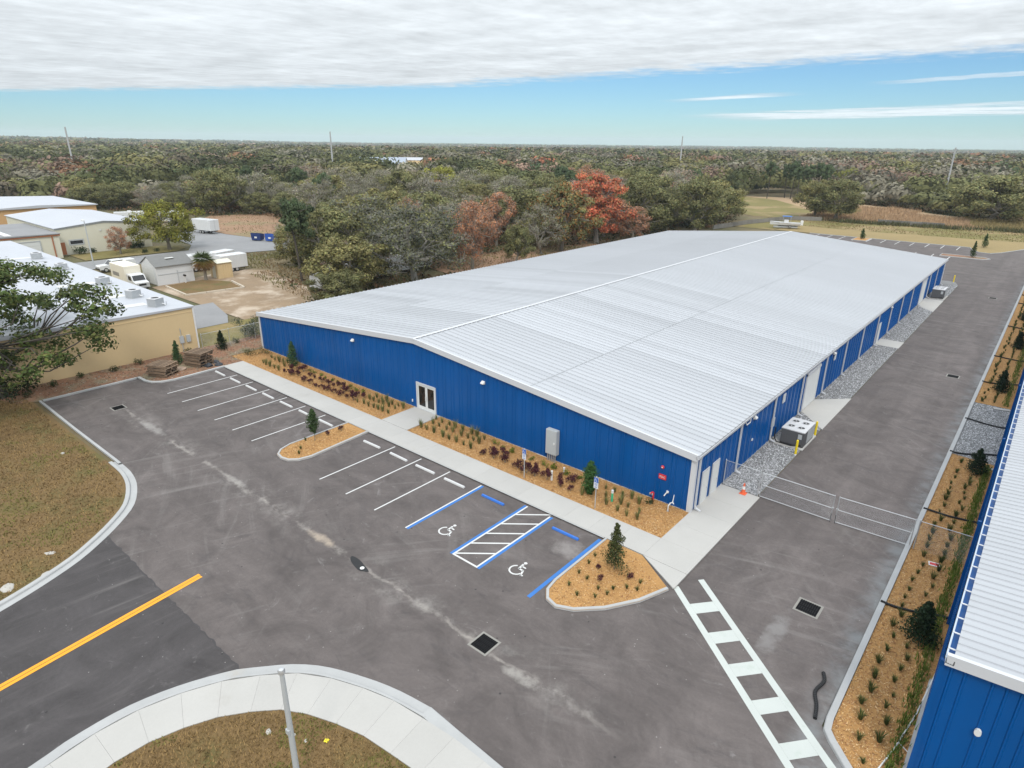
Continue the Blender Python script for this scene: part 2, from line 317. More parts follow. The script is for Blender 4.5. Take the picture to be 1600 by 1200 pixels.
M['paint_blue'] = mat('blue_paint', (0.030, 0.145, 0.42), 0.55, var=((2, .12, 6),), hue=((0.12, 0.16, 0.24), 2.5, 0.64, 0.8))
M['paint_yellow'] = mat('yellow_paint', (0.74, 0.31, 0.015), 0.55, var=((2, .08, 5),))
M['stop_white'] = mat('wheel_stop_white', (0.56, 0.56, 0.56), 0.7, var=((3, .08),))
M['stop_blue'] = mat('wheel_stop_blue', (0.035, 0.15, 0.52), 0.6, var=((3, .1),))
M['mulch'] = mat('mulch', (0.43, 0.235, 0.085), 0.95, var=((0.5, .22, 5), (9, .40, 6, .8), (60, .3)), bump=(9, 1.0, .12), hue=((0.30, 0.135, 0.07), 1.2, 0.58, 0.8))
M['soil'] = mat('soil', (0.24, 0.125, 0.075), 0.97, var=((0.7, .3, 6), (12, .3)), hue=((0.20, 0.17, 0.11), 0.35, 0.45, 0.65), bump=(12, .6, .08))
M['lawn'] = mat('lawn', (0.165, 0.104, 0.043), 0.97, var=((0.35, .34, 6), (6, .35, 6, .75), (40, .3)), hue=((0.115, 0.100, 0.032), 0.3, 0.45, 0.70), bump=(25, .8, .06))
M['bank'] = mat('green_bank', (0.165, 0.14, 0.045), 0.97, var=((0.08, .25, 6), (2, .2)), hue=((0.26, 0.19, 0.09), 0.06, 0.48, 0.62), bump=(6, .5, .1))
M['strip'] = mat('mown_strip', (0.255, 0.19, 0.085), 0.97, var=((0.1, .2, 6), (3, .2)), bump=(8, .5, .1))
M['meadow'] = mat('meadow', (0.34, 0.235, 0.14), 0.97, var=((0.12, .25, 6), (2, .2)), hue=((0.25, 0.20, 0.08), 0.05, 0.52, 0.7), bump=(4, .6, .2))
M['dirt'] = mat('dirt', (0.25, 0.18, 0.115), 0.97, var=((0.25, .28, 6), (4, .2)), hue=((0.44, 0.36, 0.28), 0.22, 0.45, 0.68), bump=(6, .4, .1))
M['redsoil'] = mat('cleared_soil', (0.27, 0.165, 0.10), 0.97, var=((0.1, .2, 6), (2, .2)), hue=((0.22, 0.17, 0.09), 0.08, 0.5, 0.65))
M['terrain'] = mat('terrain', (0.16, 0.125, 0.068), 0.97, var=((0.02, .25, 6), (0.5, .25, 6)), hue=((0.085, 0.085, 0.035), 0.03, 0.42, 0.62), bump=(1.5, .6, .3))
M['gravelbed'] = mat('gravel_bed', (0.20, 0.20, 0.20), 0.95, var=((9, .5, 3, .8), (28, .4)), bump=(20, 1.0, .06))
M['gravel'] = mat('gravel', (0.3, 0.3, 0.3), 0.9, attr=True)
M['chips'] = mat('mulch_chips', (0.3, 0.2, 0.1), 0.95, attr=True)
M['leaf'] = mat('foliage', (0.1, 0.1, 0.05), 0.75, spec=0.25, attr=True, orand=0.16, trans=0.32)
M['far_leaf'] = mat('far_foliage', (0.1, 0.1, 0.05), 0.9, spec=0.1, attr=True, trans=0.12)
M['bark'] = mat('bark', (0.19, 0.17, 0.14), 0.95, var=((3, .25),), coord='obj')
M['darkbark'] = mat('dark_bark', (0.065, 0.055, 0.045), 0.95, var=((3, .25),), coord='obj')
M['pole'] = mat('pole_steel', (0.40, 0.405, 0.41), 0.6)
M['palebark'] = mat('pale_bark', (0.25, 0.235, 0.205), 0.95, var=((3, .2),), coord='obj')
M['blue'] = mat('blue_metal', (0.0004, 0.072, 0.262), 0.30, spec=0.24, var=((0.25, .14, 5), (2.5, .06, 5)), orand=0.05, bump=(0.9, .10, .06))
M['core'] = mat('wall_core', (0.01, 0.03, 0.10), 0.8)
M['trim'] = mat('white_trim', (0.52, 0.53, 0.55), 0.45, var=((0.8, .05),))
M['roof'] = mat('roof_metal', (0.375, 0.388, 0.412), 0.42, metal=0.0, spec=0.5, var=((0.12, .09, 4), (1.3, .05, 5)), orand=0.03, stretch=(0.15, 1, 1), ocol=True)
M['seam'] = mat('roof_seam_shade_dirt', (0.24, 0.25, 0.265), 0.5, var=((0.4, .15),))  # dark rib side: the rib's shade line and seam dirt put into the colour
M['door_white'] = mat('white_door', (0.60, 0.61, 0.60), 0.5, var=((2, .03),))
M['glass'] = mat('dark_glass', (0.012, 0.013, 0.015), 0.04, spec=0.6)
M['grey_metal'] = mat('grey_metal', (0.40, 0.42, 0.43), 0.5, var=((2, .05),))
M['ac_side'] = mat('ac_side', (0.09, 0.09, 0.095), 0.6, var=((3, .1),))
M['ac_top'] = mat('ac_top', (0.50, 0.50, 0.51), 0.5, var=((3, .06),))
M['black'] = mat('black_plastic', (0.012, 0.012, 0.013), 0.55)
M['grate'] = mat('iron_grate', (0.006, 0.006, 0.007), 0.8, spec=0.1)
M['pit'] = mat('drain_pit', (0.006, 0.006, 0.007), 0.9)
M['galv'] = mat('galvanised', (0.50, 0.51, 0.52), 0.4, metal=0.5, var=((2, .08),))
M['yellow'] = mat('bollard_yellow', (0.78, 0.58, 0.02), 0.5, var=((4, .08),))
M['orange'] = mat('cone_orange', (0.72, 0.13, 0.05), 0.6, var=((4, .1),))
M['red'] = mat('red_paint', (0.55, 0.03, 0.04), 0.5)
M['white'] = mat('white_plastic', (0.64, 0.64, 0.63), 0.5, var=((2, .04),))
M['sign_blue'] = mat('sign_blue', (0.02, 0.10, 0.42), 0.5)
M['green'] = mat('green_plastic', (0.05, 0.42, 0.22), 0.5)
M['wood'] = mat('pallet_wood', (0.20, 0.14, 0.095), 0.9, var=((4, .3, 5),), orand=0.3, coord='obj')
M['timber'] = mat('timber_edging', (0.50, 0.44, 0.36), 0.9, var=((2, .2),))
M['fence_wood'] = mat('weathered_boards', (0.19, 0.18, 0.165), 0.9, var=((2, .15),), orand=0.15)
M['tan'] = mat('tan_stucco', (0.58, 0.44, 0.25), 0.9, var=((0.25, .05, 5), (3, .04)), hue=((0.60, 0.45, 0.26), 0.3, 0.55, 0.75), bump=(30, .1, .01))
M['memb'] = mat('white_membrane', (0.42, 0.435, 0.47), 0.6, var=((0.15, .07, 5), (1.2, .04)))
M['cream'] = mat('cream_siding', (0.60, 0.58, 0.48), 0.7, var=((0.5, .05),))
M['shingle'] = mat('grey_shingle', (0.17, 0.17, 0.165), 0.9, var=((2, .15),))
M['rust'] = mat('red_brown', (0.36, 0.14, 0.07), 0.8)
M['carwhite'] = mat('car_white', (0.62, 0.63, 0.64), 0.25, spec=0.6)
M['tyre'] = mat('tyre', (0.015, 0.015, 0.016), 0.85)
M['dump'] = mat('dumpster_blue', (0.02, 0.075, 0.33), 0.5, var=((1, .15),))
M['navy'] = mat('dumpster_navy', (0.015, 0.035, 0.14), 0.5, var=((1, .15),))
M['lime'] = mat('lime_marker', (0.75, 0.62, 0.03), 0.7)
M['limestone'] = mat('limestone', (0.40, 0.38, 0.35), 0.95, var=((4, .15),), coord='obj')

# ------------------------------------------------------------------ the setting: ground, car park, drive, kerbs
def vnoise(x, y, s, seed):
    # cheap smooth value noise (numpy)
    x = np.asarray(x, float) / s; y = np.asarray(y, float) / s; xi = np.floor(x); yi = np.floor(y); fx = x - xi; fy = y - yi
    fx = fx * fx * (3 - 2 * fx); fy = fy * fy * (3 - 2 * fy)
    def h(a, b): return np.abs(np.sin(a * 127.1 + b * 311.7 + seed * 74.7) * 43758.5453) % 1.0
    return (h(xi, yi) * (1 - fx) + h(xi + 1, yi) * fx) * (1 - fy) + (h(xi, yi + 1) * (1 - fx) + h(xi + 1, yi + 1) * fx) * fy
def ground_h(x, y):
    r = np.hypot(np.asarray(x) - CAMX, np.asarray(y) - CAMY); k = np.clip((r - 700) / 2500, 0, 1); k = k * k * (3 - 2 * k)
    left = np.clip((np.arctan2(-(np.asarray(x) - CAMX), np.asarray(y) - CAMY) - 0.9) / 0.45, 0, 1)
    return -0.06 + k * (-24 + 8 * vnoise(x, y, 900, 3) + 22 * left + 4 * vnoise(x, y, 350, 5))
rad = np.r_[0, np.geomspace(25, 7500, 46)]; NA = 120; V = [(CAMX, CAMY, -0.06)]; F = []
for r in rad[1:]:
    for k in range(NA):
        a = 2 * math.pi * k / NA; x, y = CAMX + r * math.cos(a), CAMY + r * math.sin(a); V.append((x, y, float(ground_h(x, y))))
for k in range(NA): F.append((0, 1 + k, 1 + (k + 1) % NA))
for i in range(len(rad) - 2):
    for k in range(NA):
        a, b = 1 + i * NA + k, 1 + i * NA + (k + 1) % NA; F.append((a, a + NA, b + NA, b))
terrain = put('terrain', new_mesh('terrain', V, F, M['terrain'])); terrain['kind'] = 'structure'

LC = [(-50.0, -20.36), (-42, -20.36), (-35.8, -20.3), (-33, -20.28), (-30.9, -20.36), (-28.86, -20.8), (-26.6, -21.8), (-25.04, -23.12), (-23.56, -24.81), (-22.35, -26.65), (-21.05, -29.93), (-20.2, -34), (-18.0, -60)]
BC = [(-8.2, -60), (-10.0, -36), (-10.45, -31.5), (-10.66, -30.08), (-10.62, -28.18), (-10.11, -26.3), (-9.19, -24.42), (-8.63, -23.74), (-7.62, -22.63), (-6.39, -21.75), (-4.51, -20.96), (-2.97, -20.51), (-1.27, -20.22)]
LCs = smooth_line(LC, 90); BCs = smooth_line(BC, 80)
SEAM = -24.23
lotL = [p for p in LCs if p[1] > SEAM]; rdL = [p for p in LCs if p[1] <= SEAM]
lotB = [p for p in BCs if p[1] > SEAM]; rdB = [p for p in BCs if p[1] <= SEAM]
def at_y(line, y):
    for a, b in zip(line, line[1:]):
        if (a[1] - y) * (b[1] - y) <= 0: t = (y - a[1]) / (b[1] - a[1]); return (a[0] + (b[0] - a[0]) * t, y)
sl, sr = at_y(LCs, SEAM), at_y(BCs, SEAM)
FARE = [(34, 153), (14, 151.5), (9.5, 150), (7.7, 148.3), (5.6, 142.5), (4.2, 138.6), (2.6, 136.0), (0.9, 136.2), (-0.6, 138.4), (-1.6, 143.2), (-36, 143.2)]
lot = sheet('parking_lot', lotL + [sl, sr] + lotB + [(2.47, -20.36), (70, -20.4), (70, -13.9), (13.4, -13.8), (11.93, -12.23), (11.18, -11.43), (10.8, -10.8), (10.78, 5), (10.68, 40), (10.5, 101), (10.4, 112), (34, 116)] + FARE + [(-36, 92.3), (2.45, 92.3), (2.45, 4.7), (0.6, 4.5), (0.6, -3.4), (-47.15, -3.6), (-47.1, -6), (-47.0, -9), (-47.2, -11.5), (-47.6, -12.1), (-48.3, -12.42), (-50.0, -12.5)], 0.0, M['asphalt'])
road = sheet('road', [sl] + rdL + rdB + [sr], 0.0, M['road'])
# drive paving is part of the same sheet; the darker saw-cut seam where the old road meets the new lot
_sx = np.linspace(sl[0] + .05, sr[0] - .05, 60); _sy = SEAM + rng.normal(0, .03, 60); _sw = rng.uniform(.01, .06, 60)
sheet('seam', [(float(a), float(b_ - w_)) for a, b_, w_ in zip(_sx, _sy, _sw)] + [(float(a), float(b_ + w_)) for a, b_, w_ in zip(_sx, _sy, _sw)][::-1], 0.004, mat('tar_seam', (0.05, 0.046, 0.047), 0.8, var=((3, .3),)), road)

# lawns and beds
sheet('lawn_left', offset(LCs, -0.55) [::-1] + [(-50.1, -21.0), (-50.3, -20.9), (-50.6, -22), (-60, -25), (-140, -30), (-140, -64), (-17, -64)], 0.075, M['lawn'])
KS = [(-7.5, -62), (-8.0, -52), (-8.6, -44), (-9.3, -36), (-9.6, -33), (-9.82, -31.0), (-10.05, -29.03), (-9.78, -27.5), (-9.15, -25.25), (-8.17, -23.99), (-6.85, -22.75), (-4.71, -21.66), (-3.21, -21.15), (-1.32, -20.72), (0.5, -20.67), (2.16, -20.66), (4, -20.66), (7, -20.66), (12, -20.66), (20, -20.66), (32, -20.67), (46, -20.67), (60, -20.68)]
SG = [(-5.5, -62), (-7.6, -36), (-8.15, -30.5), (-8.02, -28.41), (-7.48, -26.43), (-6.06, -24.65), (-4.83, -23.82), (-3.58, -23.21), (-2.03, -22.80), (0.08, -22.45), (3.0, -22.45), (60, -22.5)]
KSs = smooth_line(offset(BCs, -.60)[:-2] + [p for p in KS if p[0] > 0 and p[1] > -21], 70)
SGs = offset(KSs, -1.85)
sheet('lawn_corner', SGs + [(60, -64), (-5.4, -64)], 0.085, M['lawn'])
sheet('soil_strip', [(-50.15, -20.6), (-50.15, -12.55), (-47.35, -12.1), (-47.35, -3.5), (-49.9, -3.5), (-49.9, 6), (-54.9, 6), (-54.9, -30), (-52, -24)], 0.03, M['soil'])
beds = {'front_left': rect(-49.7, -25.12, -3.62, -0.02), 'front_right': rect(-22.02, -0.02, -3.62, -0.02)}
for k, p in beds.items(): sheet('mulch_bed', p, 0.06, M['mulch'])
TRI = [(-2.45, -5.78), (-2.45, -10.6), (-2.3, -11.5), (-1.85, -12.1), (-1.15, -12.3), (-0.3, -11.9), (0.8, -10.8), (1.8, -9.2), (2.45, -7.45), (0.0, -5.8)]
ISL = [(-26.75, -5.78), (-26.75, -11.0), (-26.45, -11.95), (-25.9, -12.5), (-25.2, -12.65), (-24.5, -12.5), (-23.95, -11.95), (-23.7, -11.0), (-24.05, -5.78)]
sheet('mulch_bed', TRI, 0.09, M['mulch']); sheet('mulch_bed', ISL, 0.09, M['mulch'])
RB = [(13.5, -13.75), (12.06, -12.1), (11.32, -11.3), (11.1, -10.9), (11.08, 5), (11.0, 20.3), (14.16, 20.0), (14.16, -13.75)]
sheet('mulch_bed', RB, 0.06, M['mulch']); sheet('mulch_bed', [(10.98, 33.6), (10.7, 118), (14.2, 118), (14.16, 33.6)], 0.06, M['mulch'])
sheet('gravel_bed', [(11.0, 20.34), (10.98, 33.56), (14.16, 33.56), (14.16, 20.04)], 0.05, M['gravelbed'])
sheet('gravel_bed', rect(0.0, 2.42, 4.72, 92.2), 0.03, M['gravelbed'])
sheet('gravel_bed', [(0.0, 92.24), (2.42, 92.24), (1.6, 95.6), (-1.0, 95.6), (-1.0, 92.24)], 0.03, M['gravelbed'])
# behind the car park: mown strip, pond bank, dry meadow
sheet('mown_strip', FARE[:-1] + [(-36, 143.4), (-45, 143.4), (-45, 158), (-30, 157), (0, 160), (34, 168)], 0.05, M['strip'])
sheet('green_bank', [(-45.2, 143), (-45.2, 158.2), (-30, 157.2), (0, 160.2), (34, 168.2), (60, 172), (60, 190), (8, 186), (-20, 180), (-40, 176), (-58, 172), (-58, 143)], 0.03, M['bank'])
sheet('meadow', [(60, 190.2), (8, 186.2), (-20, 180.2), (-40, 176.2), (-62, 173), (-100, 205), (-95, 250), (-70, 262), (-30, 232), (-8, 214), (70, 226)], 0.03, M['meadow'])
# yards on the left
sheet('dirt_yard', [(-90, 4.6), (-62, 4.6), (-62, 15), (-74, 21), (-90, 24), (-95, 20)], 0.02, M['dirt'])
sheet('old_road', [(-112, -60), (-121, -60), (-121, 2), (-120.5, 24), (-127, 27.5), (-137, 29), (-150, 33), (-150, 41), (-138, 40.5), (-128, 42), (-117, 48), (-108.5, 52), (-106.5, 44), (-108.5, 36), (-111.5, 24), (-112, 8)], 0.03, M['old_road'])
sheet('cleared_ground', [(-150, 41.2), (-138, 40.7), (-128, 42.2), (-117, 48.2), (-112, 51), (-116, 62), (-135, 72), (-172, 74), (-178, 56), (-160, 41.2)], 0.03, M['redsoil'])
sheet('cleared_ground', [(-78, 46), (-62, 42), (-55, 92), (-60, 100), (-72, 78)], 0.02, M['redsoil'])
sheet('concrete_pad', [(-62.5, -4.4), (-62.5, 2.6), (-66, 4.3), (-74, 6.3), (-74, -4.4)], 0.035, M['old_road'])
sheet('grass_island', [(-122, 9), (-121.4, 22), (-124, 25), (-128, 25.5), (-131, 21), (-131, 6), (-122, 6)], 0.06, M['bank'])
sheet('side_lawn', [(-54.9, -4.4), (-54.9, 20), (-58, 24), (-62, 18), (-62.4, 2.6), (-62.4, -4.4)], 0.025, M['bank'])

# kerbs (each grows to the left of its line)
LR = LCs[::-1]
kerb('kerb', [p for p in LR if p[0] >= -33.9], 0.26, 0.13, M['kerb'], gutter=0.36)
kerb('kerb', [p for p in LR if p[0] < -32.6], 0.22, 0.126, M['kerb'])
BR = BCs[::-1]
kerb('kerb', BR, 0.16, 0.12, M['kerb'], gutter=0.42)
kerb('kerb', [(70, -20.38), (2.47, -20.35), (0.3, -20.30), (-1.35, -20.245)], 0.56, 0.114, M['kerb'])
kerb('kerb', smooth_line([(10.4, 112), (10.5, 101), (10.68, 40), (10.78, 5), (10.8, -10.3)], 60) + [(10.88, -11.0), (11.18, -11.43), (11.93, -12.23), (13.4, -13.8)], 0.28, 0.14, M['kerb'])
kerb('kerb', [(-47.15, -5.7), (-47.05, -8.5), (-47.0, -10.6), (-47.25, -11.6), (-47.8, -12.2), (-48.5, -12.45), (-50.0, -12.5), (-50.0, -12.9), (-50.02, -20.3)][::-1], -0.22, 0.13, M['kerb'])
kerb('island_kerb', TRI[:-1], 0.17, 0.14, M['kerb']); kerb('island_kerb', ISL, 0.17, 0.14, M['kerb'])
kerb('kerb', FARE, 0.2, 0.13, M['kerb'])

# pavements made of slabs
def slab_mesh(poly, z0, z1, g=0.0035):
    c = Vector((sum(p[0] for p in poly) / len(poly), sum(p[1] for p in poly) / len(poly))); q = []
    for x, y in poly:
        d = Vector((x, y)) - c; l = d.length; q.append((c.x + d.x * (1 - g * 1.4 / l), c.y + d.y * (1 - g * 1.4 / l)))
    b = MB(); b.prism(q, z0, z1); return b
def pavement(name, base_poly, slabs, z):
    o = sheet(name, base_poly, z - 0.025, M['groove'])
    for q in slabs: slab_mesh(q, z - 0.08, z).build('slab', M['concrete'], o)
    return o
xs = list(np.linspace(-47.2, -25.1, 13)) + [-22.05] + list(np.linspace(-22.05, 0.0, 13))[1:]
pavement('sidewalk', rect(-47.2, 0.0, -5.70, -3.68), [rect(a, b, -5.72, -3.66) for a, b in zip(xs, xs[1:])], 0.10)
sheet('walk_edge', rect(-47.2, -2.5, -5.82, -5.724), 0.09, M['kerb'])
pavement('entry_walk', rect(-25.05, -22.1, -3.6, -0.1), [rect(-25.1, -22.05, -3.63, -1.85), rect(-25.1, -22.05, -1.85, -0.06)], 0.10)
ys = [-5.72, -3.66, -1.6, 0.45, 2.5, 4.6]
pavement('side_walk', [(0.05, -5.7), (2.5, -7.1), (2.5, 4.5), (0.05, 4.5)], [rect(0.0, 2.62, a, b) for a, b in zip(ys, ys[1:])] + [[(0.0, -5.74), (2.56, -7.22), (2.62, -7.15), (2.62, -5.74)]], 0.10)
cs = [(a, b, d, c) for (a, b), (c, d) in zip(zip(KSs, KSs[1:]), zip(SGs, SGs[1:]))]
pavement('corner_walk', KSs + SGs[::-1], [list(q) for q in cs], 0.12)
# aprons and plant pads at the long wall
pavement('door_apron', [(0.02, 21.1), (2.4, 18.5), (2.4, 27.0), (0.02, 24.6)], [[(0.02, 21.1), (2.5, 18.35), (2.5, 27.1), (0.02, 24.65)]], 0.06)
pavement('door_apron', [(0.02, 47), (2.4, 47), (2.4, 50), (0.02, 50)], [rect(0.02, 2.45, 46.95, 49.95)], 0.06)
pavement('door_apron', [(0.02, 72), (2.3, 69.2), (2.3, 77.8), (0.02, 77.8)], [[(0.02, 71.8), (2.42, 69.0), (2.42, 77.9), (0.02, 77.9)]], 0.06)
pavement('equipment_pad', rect(0.3, 2.4, 13.5, 16.6), [rect(0.25, 2.52, 13.35, 16.72)], 0.10)
pavement('equipment_pad', rect(0.3, 2.3, 78.4, 81.6), [rect(0.25, 2.42, 78.3, 81.9)], 0.10)

# painted markings: parts of the car park
def paint(name, polys, m, z=0.005):
    b = MB()
    for p in polys: b.add([(x, y, z) for x, y in p], [tuple(range(len(p)))])
    return b.build(name, m, lot)
YF, YB = -12.5, -6.0
for i in range(6): x = -43.95 + 2.9 * i; paint('parking_line', [rect(x - .05, x + .05, YF, YB)], M['paint_white'])
for i in range(3): x = -20.62 + 2.9 * i; paint('parking_line', [rect(x - .05, x + .05, YF, YB)], M['paint_white'])
paint('parking_line', [rect(-11.97, -11.87, YF, -5.95)], M['paint_white']); paint('blue_line', [rect(-11.865, -11.68, YF, -5.95)], M['paint_blue'])
paint('blue_line', [rect(-8.22, -8.05, YF, -5.95)], M['paint_blue']); paint('blue_line', [rect(-6.17, -5.99, YF, -5.95)], M['paint_blue'])
paint('blue_line', [rect(-2.74, -2.52, YF, -5.95)], M['paint_blue'])
paint('aisle_border', [rect(-8.045, -7.94, -12.5, -5.95), rect(-6.28, -6.175, -12.5, -5.95), rect(-7.938, -6.282, -12.5, -12.38)], M['paint_white'])
for y0 in (-12.38, -11.12, -9.85, -8.53, -7.2):
    paint('hatch_bar', [[(-7.936, y0), (-6.284, y0 + 1.38), (-6.284, y0 + 1.53), (-7.936, y0 + 0.15)]], M['paint_white'])
def wheelchair(s=1.0):
    # access symbol in local (u,v), about 1.2 high
    P = []
    def stroke(pts, w):
        for a, b in zip(pts, pts[1:]): P.append(bar2d(a, b, w))
    P.append([(0.05 + 0.10 * math.cos(t), 1.12 + 0.10 * math.sin(t)) for t in np.linspace(0, 2 * math.pi, 13)[:-1]])
    stroke([(0.02, 0.98), (0.06, 0.52)], 0.12); stroke([(0.045, 0.80), (0.34, 0.78)], 0.09); stroke([(0.02, 0.55), (0.36, 0.53)], 0.11); stroke([(0.34, 0.56), (0.48, 0.14)], 0.10); stroke([(0.43, 0.15), (0.60, 0.20)], 0.09)
    arc = [(0.02 + 0.37 * math.cos(t), 0.36 + 0.37 * math.sin(t)) for t in np.linspace(math.radians(118), math.radians(345), 20)]; stroke(arc, 0.095)
    return [[(x * s, y * s) for x, y in p] for p in P]
for cx, cy in ((-9.85, -11.55), (-4.4, -11.6)):
    paint('access_symbol', [[(cx - 0.1 + u, cy + v) for u, v in p] for p in wheelchair(1.0)], M['paint_white'])
# crosswalk
dv = Vector((0.767, -0.6415)); nv = Vector((0.6415, 0.767)); s0 = Vector((2.66, -6.78)); n0 = Vector((3.04, -5.53))
def cw(a, l0, l1, w0, w1): return [tuple(a + dv * l + nv * w) for l, w in ((l0, w0), (l1, w0), (l1, w1), (l0, w1))]
paint('crosswalk_line', [cw(s0, 0.0, 10.6, -0.32, 0.0)], M['paint_green']); paint('crosswalk_line', [cw(s0, -0.3, 11.4, 1.21, 1.53)], M['paint_green'])
for l in (1.38, 3.38, 5.32, 7.28, 9.3): paint('crosswalk_bar', [cw(s0, l, l + 0.70, 0.003, 1.207)], M['paint_green'])
for sx_ in (-0.10, 0.10):
    b = MB(); b.add([(x, y, 0.009) for x, y in bar2d((-16.58 + sx_ * 1.1, -22.4), (-15.55 + sx_ * 1.1, -31.2), 0.19)], [(0, 1, 2, 3)]); b.add([(x, y, 0.009) for x, y in bar2d((-15.55 + sx_ * 1.1, -31.2), (-12.9 + sx_ * 1.1, -60), 0.19)], [(0, 1, 2, 3)])
    b.build('yellow_line', M['paint_yellow'], road)
for x in list(np.arange(-33.5, -2, 3.0)): paint('parking_line', [rect(x - .07, x + .07, 137.0, 143.1)], M['paint_white'])
for x in (-9.4, -6.2, -3.1): paint('parking_line', [rect(x - .07, x + .07, 121, 127)], M['paint_white'])
# end island of the rear car park
EI = [(-5.0, 125.2), (2.4, 125.2), (3.6, 127.0), (2.4, 128.8), (-5.0, 128.8)]
kerb('island_kerb', EI, 0.25, 0.14, M['kerb'], closed=True); sheet('mulch_bed', EI, 0.08, M['soil'])
EI2 = [(-24.9, 137.4), (-21.6, 137.4), (-21.6, 143.1), (-24.9, 143.1)]
kerb('island_kerb', EI2, 0.2, 0.14, M['kerb'], closed=True); sheet('mulch_bed', EI2, 0.08, M['mulch'])

# ------------------------------------------------------------------ the big blue warehouse
BW, BL, EZ, RZ = 49.75, 92.0, 4.02, 6.15
def roofz(x, w=BW, ez=EZ, rz=RZ): h = w / 2; return ez + (h - abs(x + h)) / h * (rz - ez)
wh = thing('warehouse', 'long blue metal warehouse with low-pitched pale grey ribbed roof beside the car park', 'building', (-BW / 2, BL / 2, 0))
OW = Vector(wh.location)
def P(mb, name, m, **kw): return mb.build(name, m, wh, loc=-OW, **kw)
def ribline(u0, u1, pitch=0.305, h=0.04, a=0.05, b=0.022):
    pts = [(u0, 0)]; k = math.ceil((u0 + 0.06) / pitch)
    while k * pitch < u1 - 0.05:
        c = k * pitch; pts += [(c - a, 0), (c - b, h), (c + b, h), (c + a, 0)]; k += 1
    return pts + [(u1, 0)]
def corr(mb, line, place, zb, zt):
    # strip of corrugated sheet: place(u, depth, z)
    n = len(line); V = [place(u, d, zb(u)) for u, d in line] + [place(u, d, zt(u)) for u, d in line]
    return mb.add(V, [(i, i + 1, n + i + 1, n + i) for i in range(n - 1)])
core = MB(); core.add([(-BW + .03, y, z) if s == 0 else (-0.03, y, z) if s == 1 else (-BW / 2, y, z) for y in (0.03, BL - 0.03) for s, z in ((0, 0), (1, 0), (1, EZ - .1), (2, RZ - .12), (0, EZ - .1))],
      [(0, 1, 2, 3, 4), (5, 9, 8, 7, 6), (1, 6, 7, 2), (0, 4, 9, 5), (2, 7, 8, 3), (3, 8, 9, 4)])
P(core, 'wall_core', M['blue'])
DX0, DX1 = -24.86, -22.50
bx = sorted(set([round(-0.06 - 0.914 * k, 3) for k in range(55) if -0.06 - 0.914 * k > -BW + 0.3] + [-BW + 0.06, DX0, DX1]))
bx = [b for b in bx if b in (DX0, DX1) or min(abs(b - DX0), abs(b - DX1)) > 0.12]
for a, b in zip(bx, bx[1:]):
    m = MB(); zb = 2.44 if (a >= DX0 - .001 and b <= DX1 + .001) else 0.10
    corr(m, ribline(a, b), lambda u, d, z: (u, -d, z), lambda u: zb, lambda u: roofz(u) - 0.10); P(m, 'wall_panel', M['blue'])
me_side = None
for k in range(int(BL / 0.914) + 1):
    y0, y1 = 0.06 + 0.914 * k, min(0.06 + 0.914 * (k + 1), BL - 0.06)
    if k < 48:
        if me_side is None:
            m = MB(); corr(m, ribline(0, 0.914), lambda u, d, z: (d, u, z), lambda u: 0.10, lambda u: EZ - 0.06); me_side = new_mesh('wall_panel', m.v, m.f, M['blue'])
        put('wall_panel', me_side, wh, (-OW.x, y0 - OW.y, 0))
m = MB(); corr(m, ribline(0.06 + 0.914 * 48, BL - 0.06), lambda u, d, z: (d, u, z), lambda u: 0.10, lambda u: EZ - 0.06); P(m, 'wall_panels', M['blue'])['kind'] = 'stuff'
# footing strip
P(MB().box(-BW - .01, 0.012, -0.012, 0.02, -0.02, 0.10), 'footing', M['kerb']); P(MB().box(-0.02, 0.013, 0.03, BL, -0.02, 0.10), 'footing', M['kerb'])
# roof sheets: two courses on each slope, lapped at mid slope
PW = 0.61
def roof_sheet(x0, x1, lift, n):
    V, F = [], []
    for k in range(n):
        y = k * PW; sec = [(y, 0.062), (y + 0.035, 0.062), (y + 0.06, 0.0), (y + PW - 0.025, 0.0), (y + PW, 0.062)]
        o = len(V)
        for x in (x0, x1): V += [(x, yy, roofz(min(0.0, max(x, -BW))) + (-(max(x, 0) + max(-BW - x, 0)) * 0.0856) + dz + lift) for yy, dz in sec]
        F += [(o + i, o + i + 1, o + 6 + i, o + 5 + i) if x1 > x0 else (o + i, o + 5 + i, o + 6 + i, o + i + 1) for i in range(4)]
    return V, F
NS = int((BL + 0.3) / PW); NEAR = 60
for x0, x1, lift in ((-12.9, 0.17, 0.0), (-24.875, -12.7, 0.012), (-36.85, -49.92, 0.0), (-24.875, -37.05, 0.012)):
    V, F = roof_sheet(x0, x1, lift, 1); me = new_mesh('roof_panel', V, F, M['roof']); me.materials.append(M['seam']); me.polygons[1].material_index = 1
    for k in range(NEAR):
        o = put('roof_panel', me, wh, (-OW.x, -0.16 + k * PW - OW.y, 0)); ph = ((k + (5 if lift else 0)) % 21) / 21; c_ = 1.06 - .16 * ph ** 2.2 - (.07 if k % 21 in (3, 4) else 0) + random.uniform(-.02, .02); o.color = (c_, c_, c_, 1)
    V, F = roof_sheet(x0, x1, lift, NS - NEAR); mr = new_mesh('roof_panels', V, F, M['roof']); o = put('roof_panels', mr, wh, (-OW.x, -0.16 + NEAR * PW - OW.y, 0)); pass; o['kind'] = 'stuff'
b = MB(); b.add([(x, y, z) for y in (-0.2, BL + .2) for x, z in ((-25.06, RZ + .055), (-24.875, RZ + .09), (-24.69, RZ + .055))], [(0, 1, 4, 3), (1, 2, 5, 4)]); b.box(-25.06, -24.69, -0.215, -0.17, RZ - .06, RZ + .05); P(b, 'ridge_cap', M['trim'])
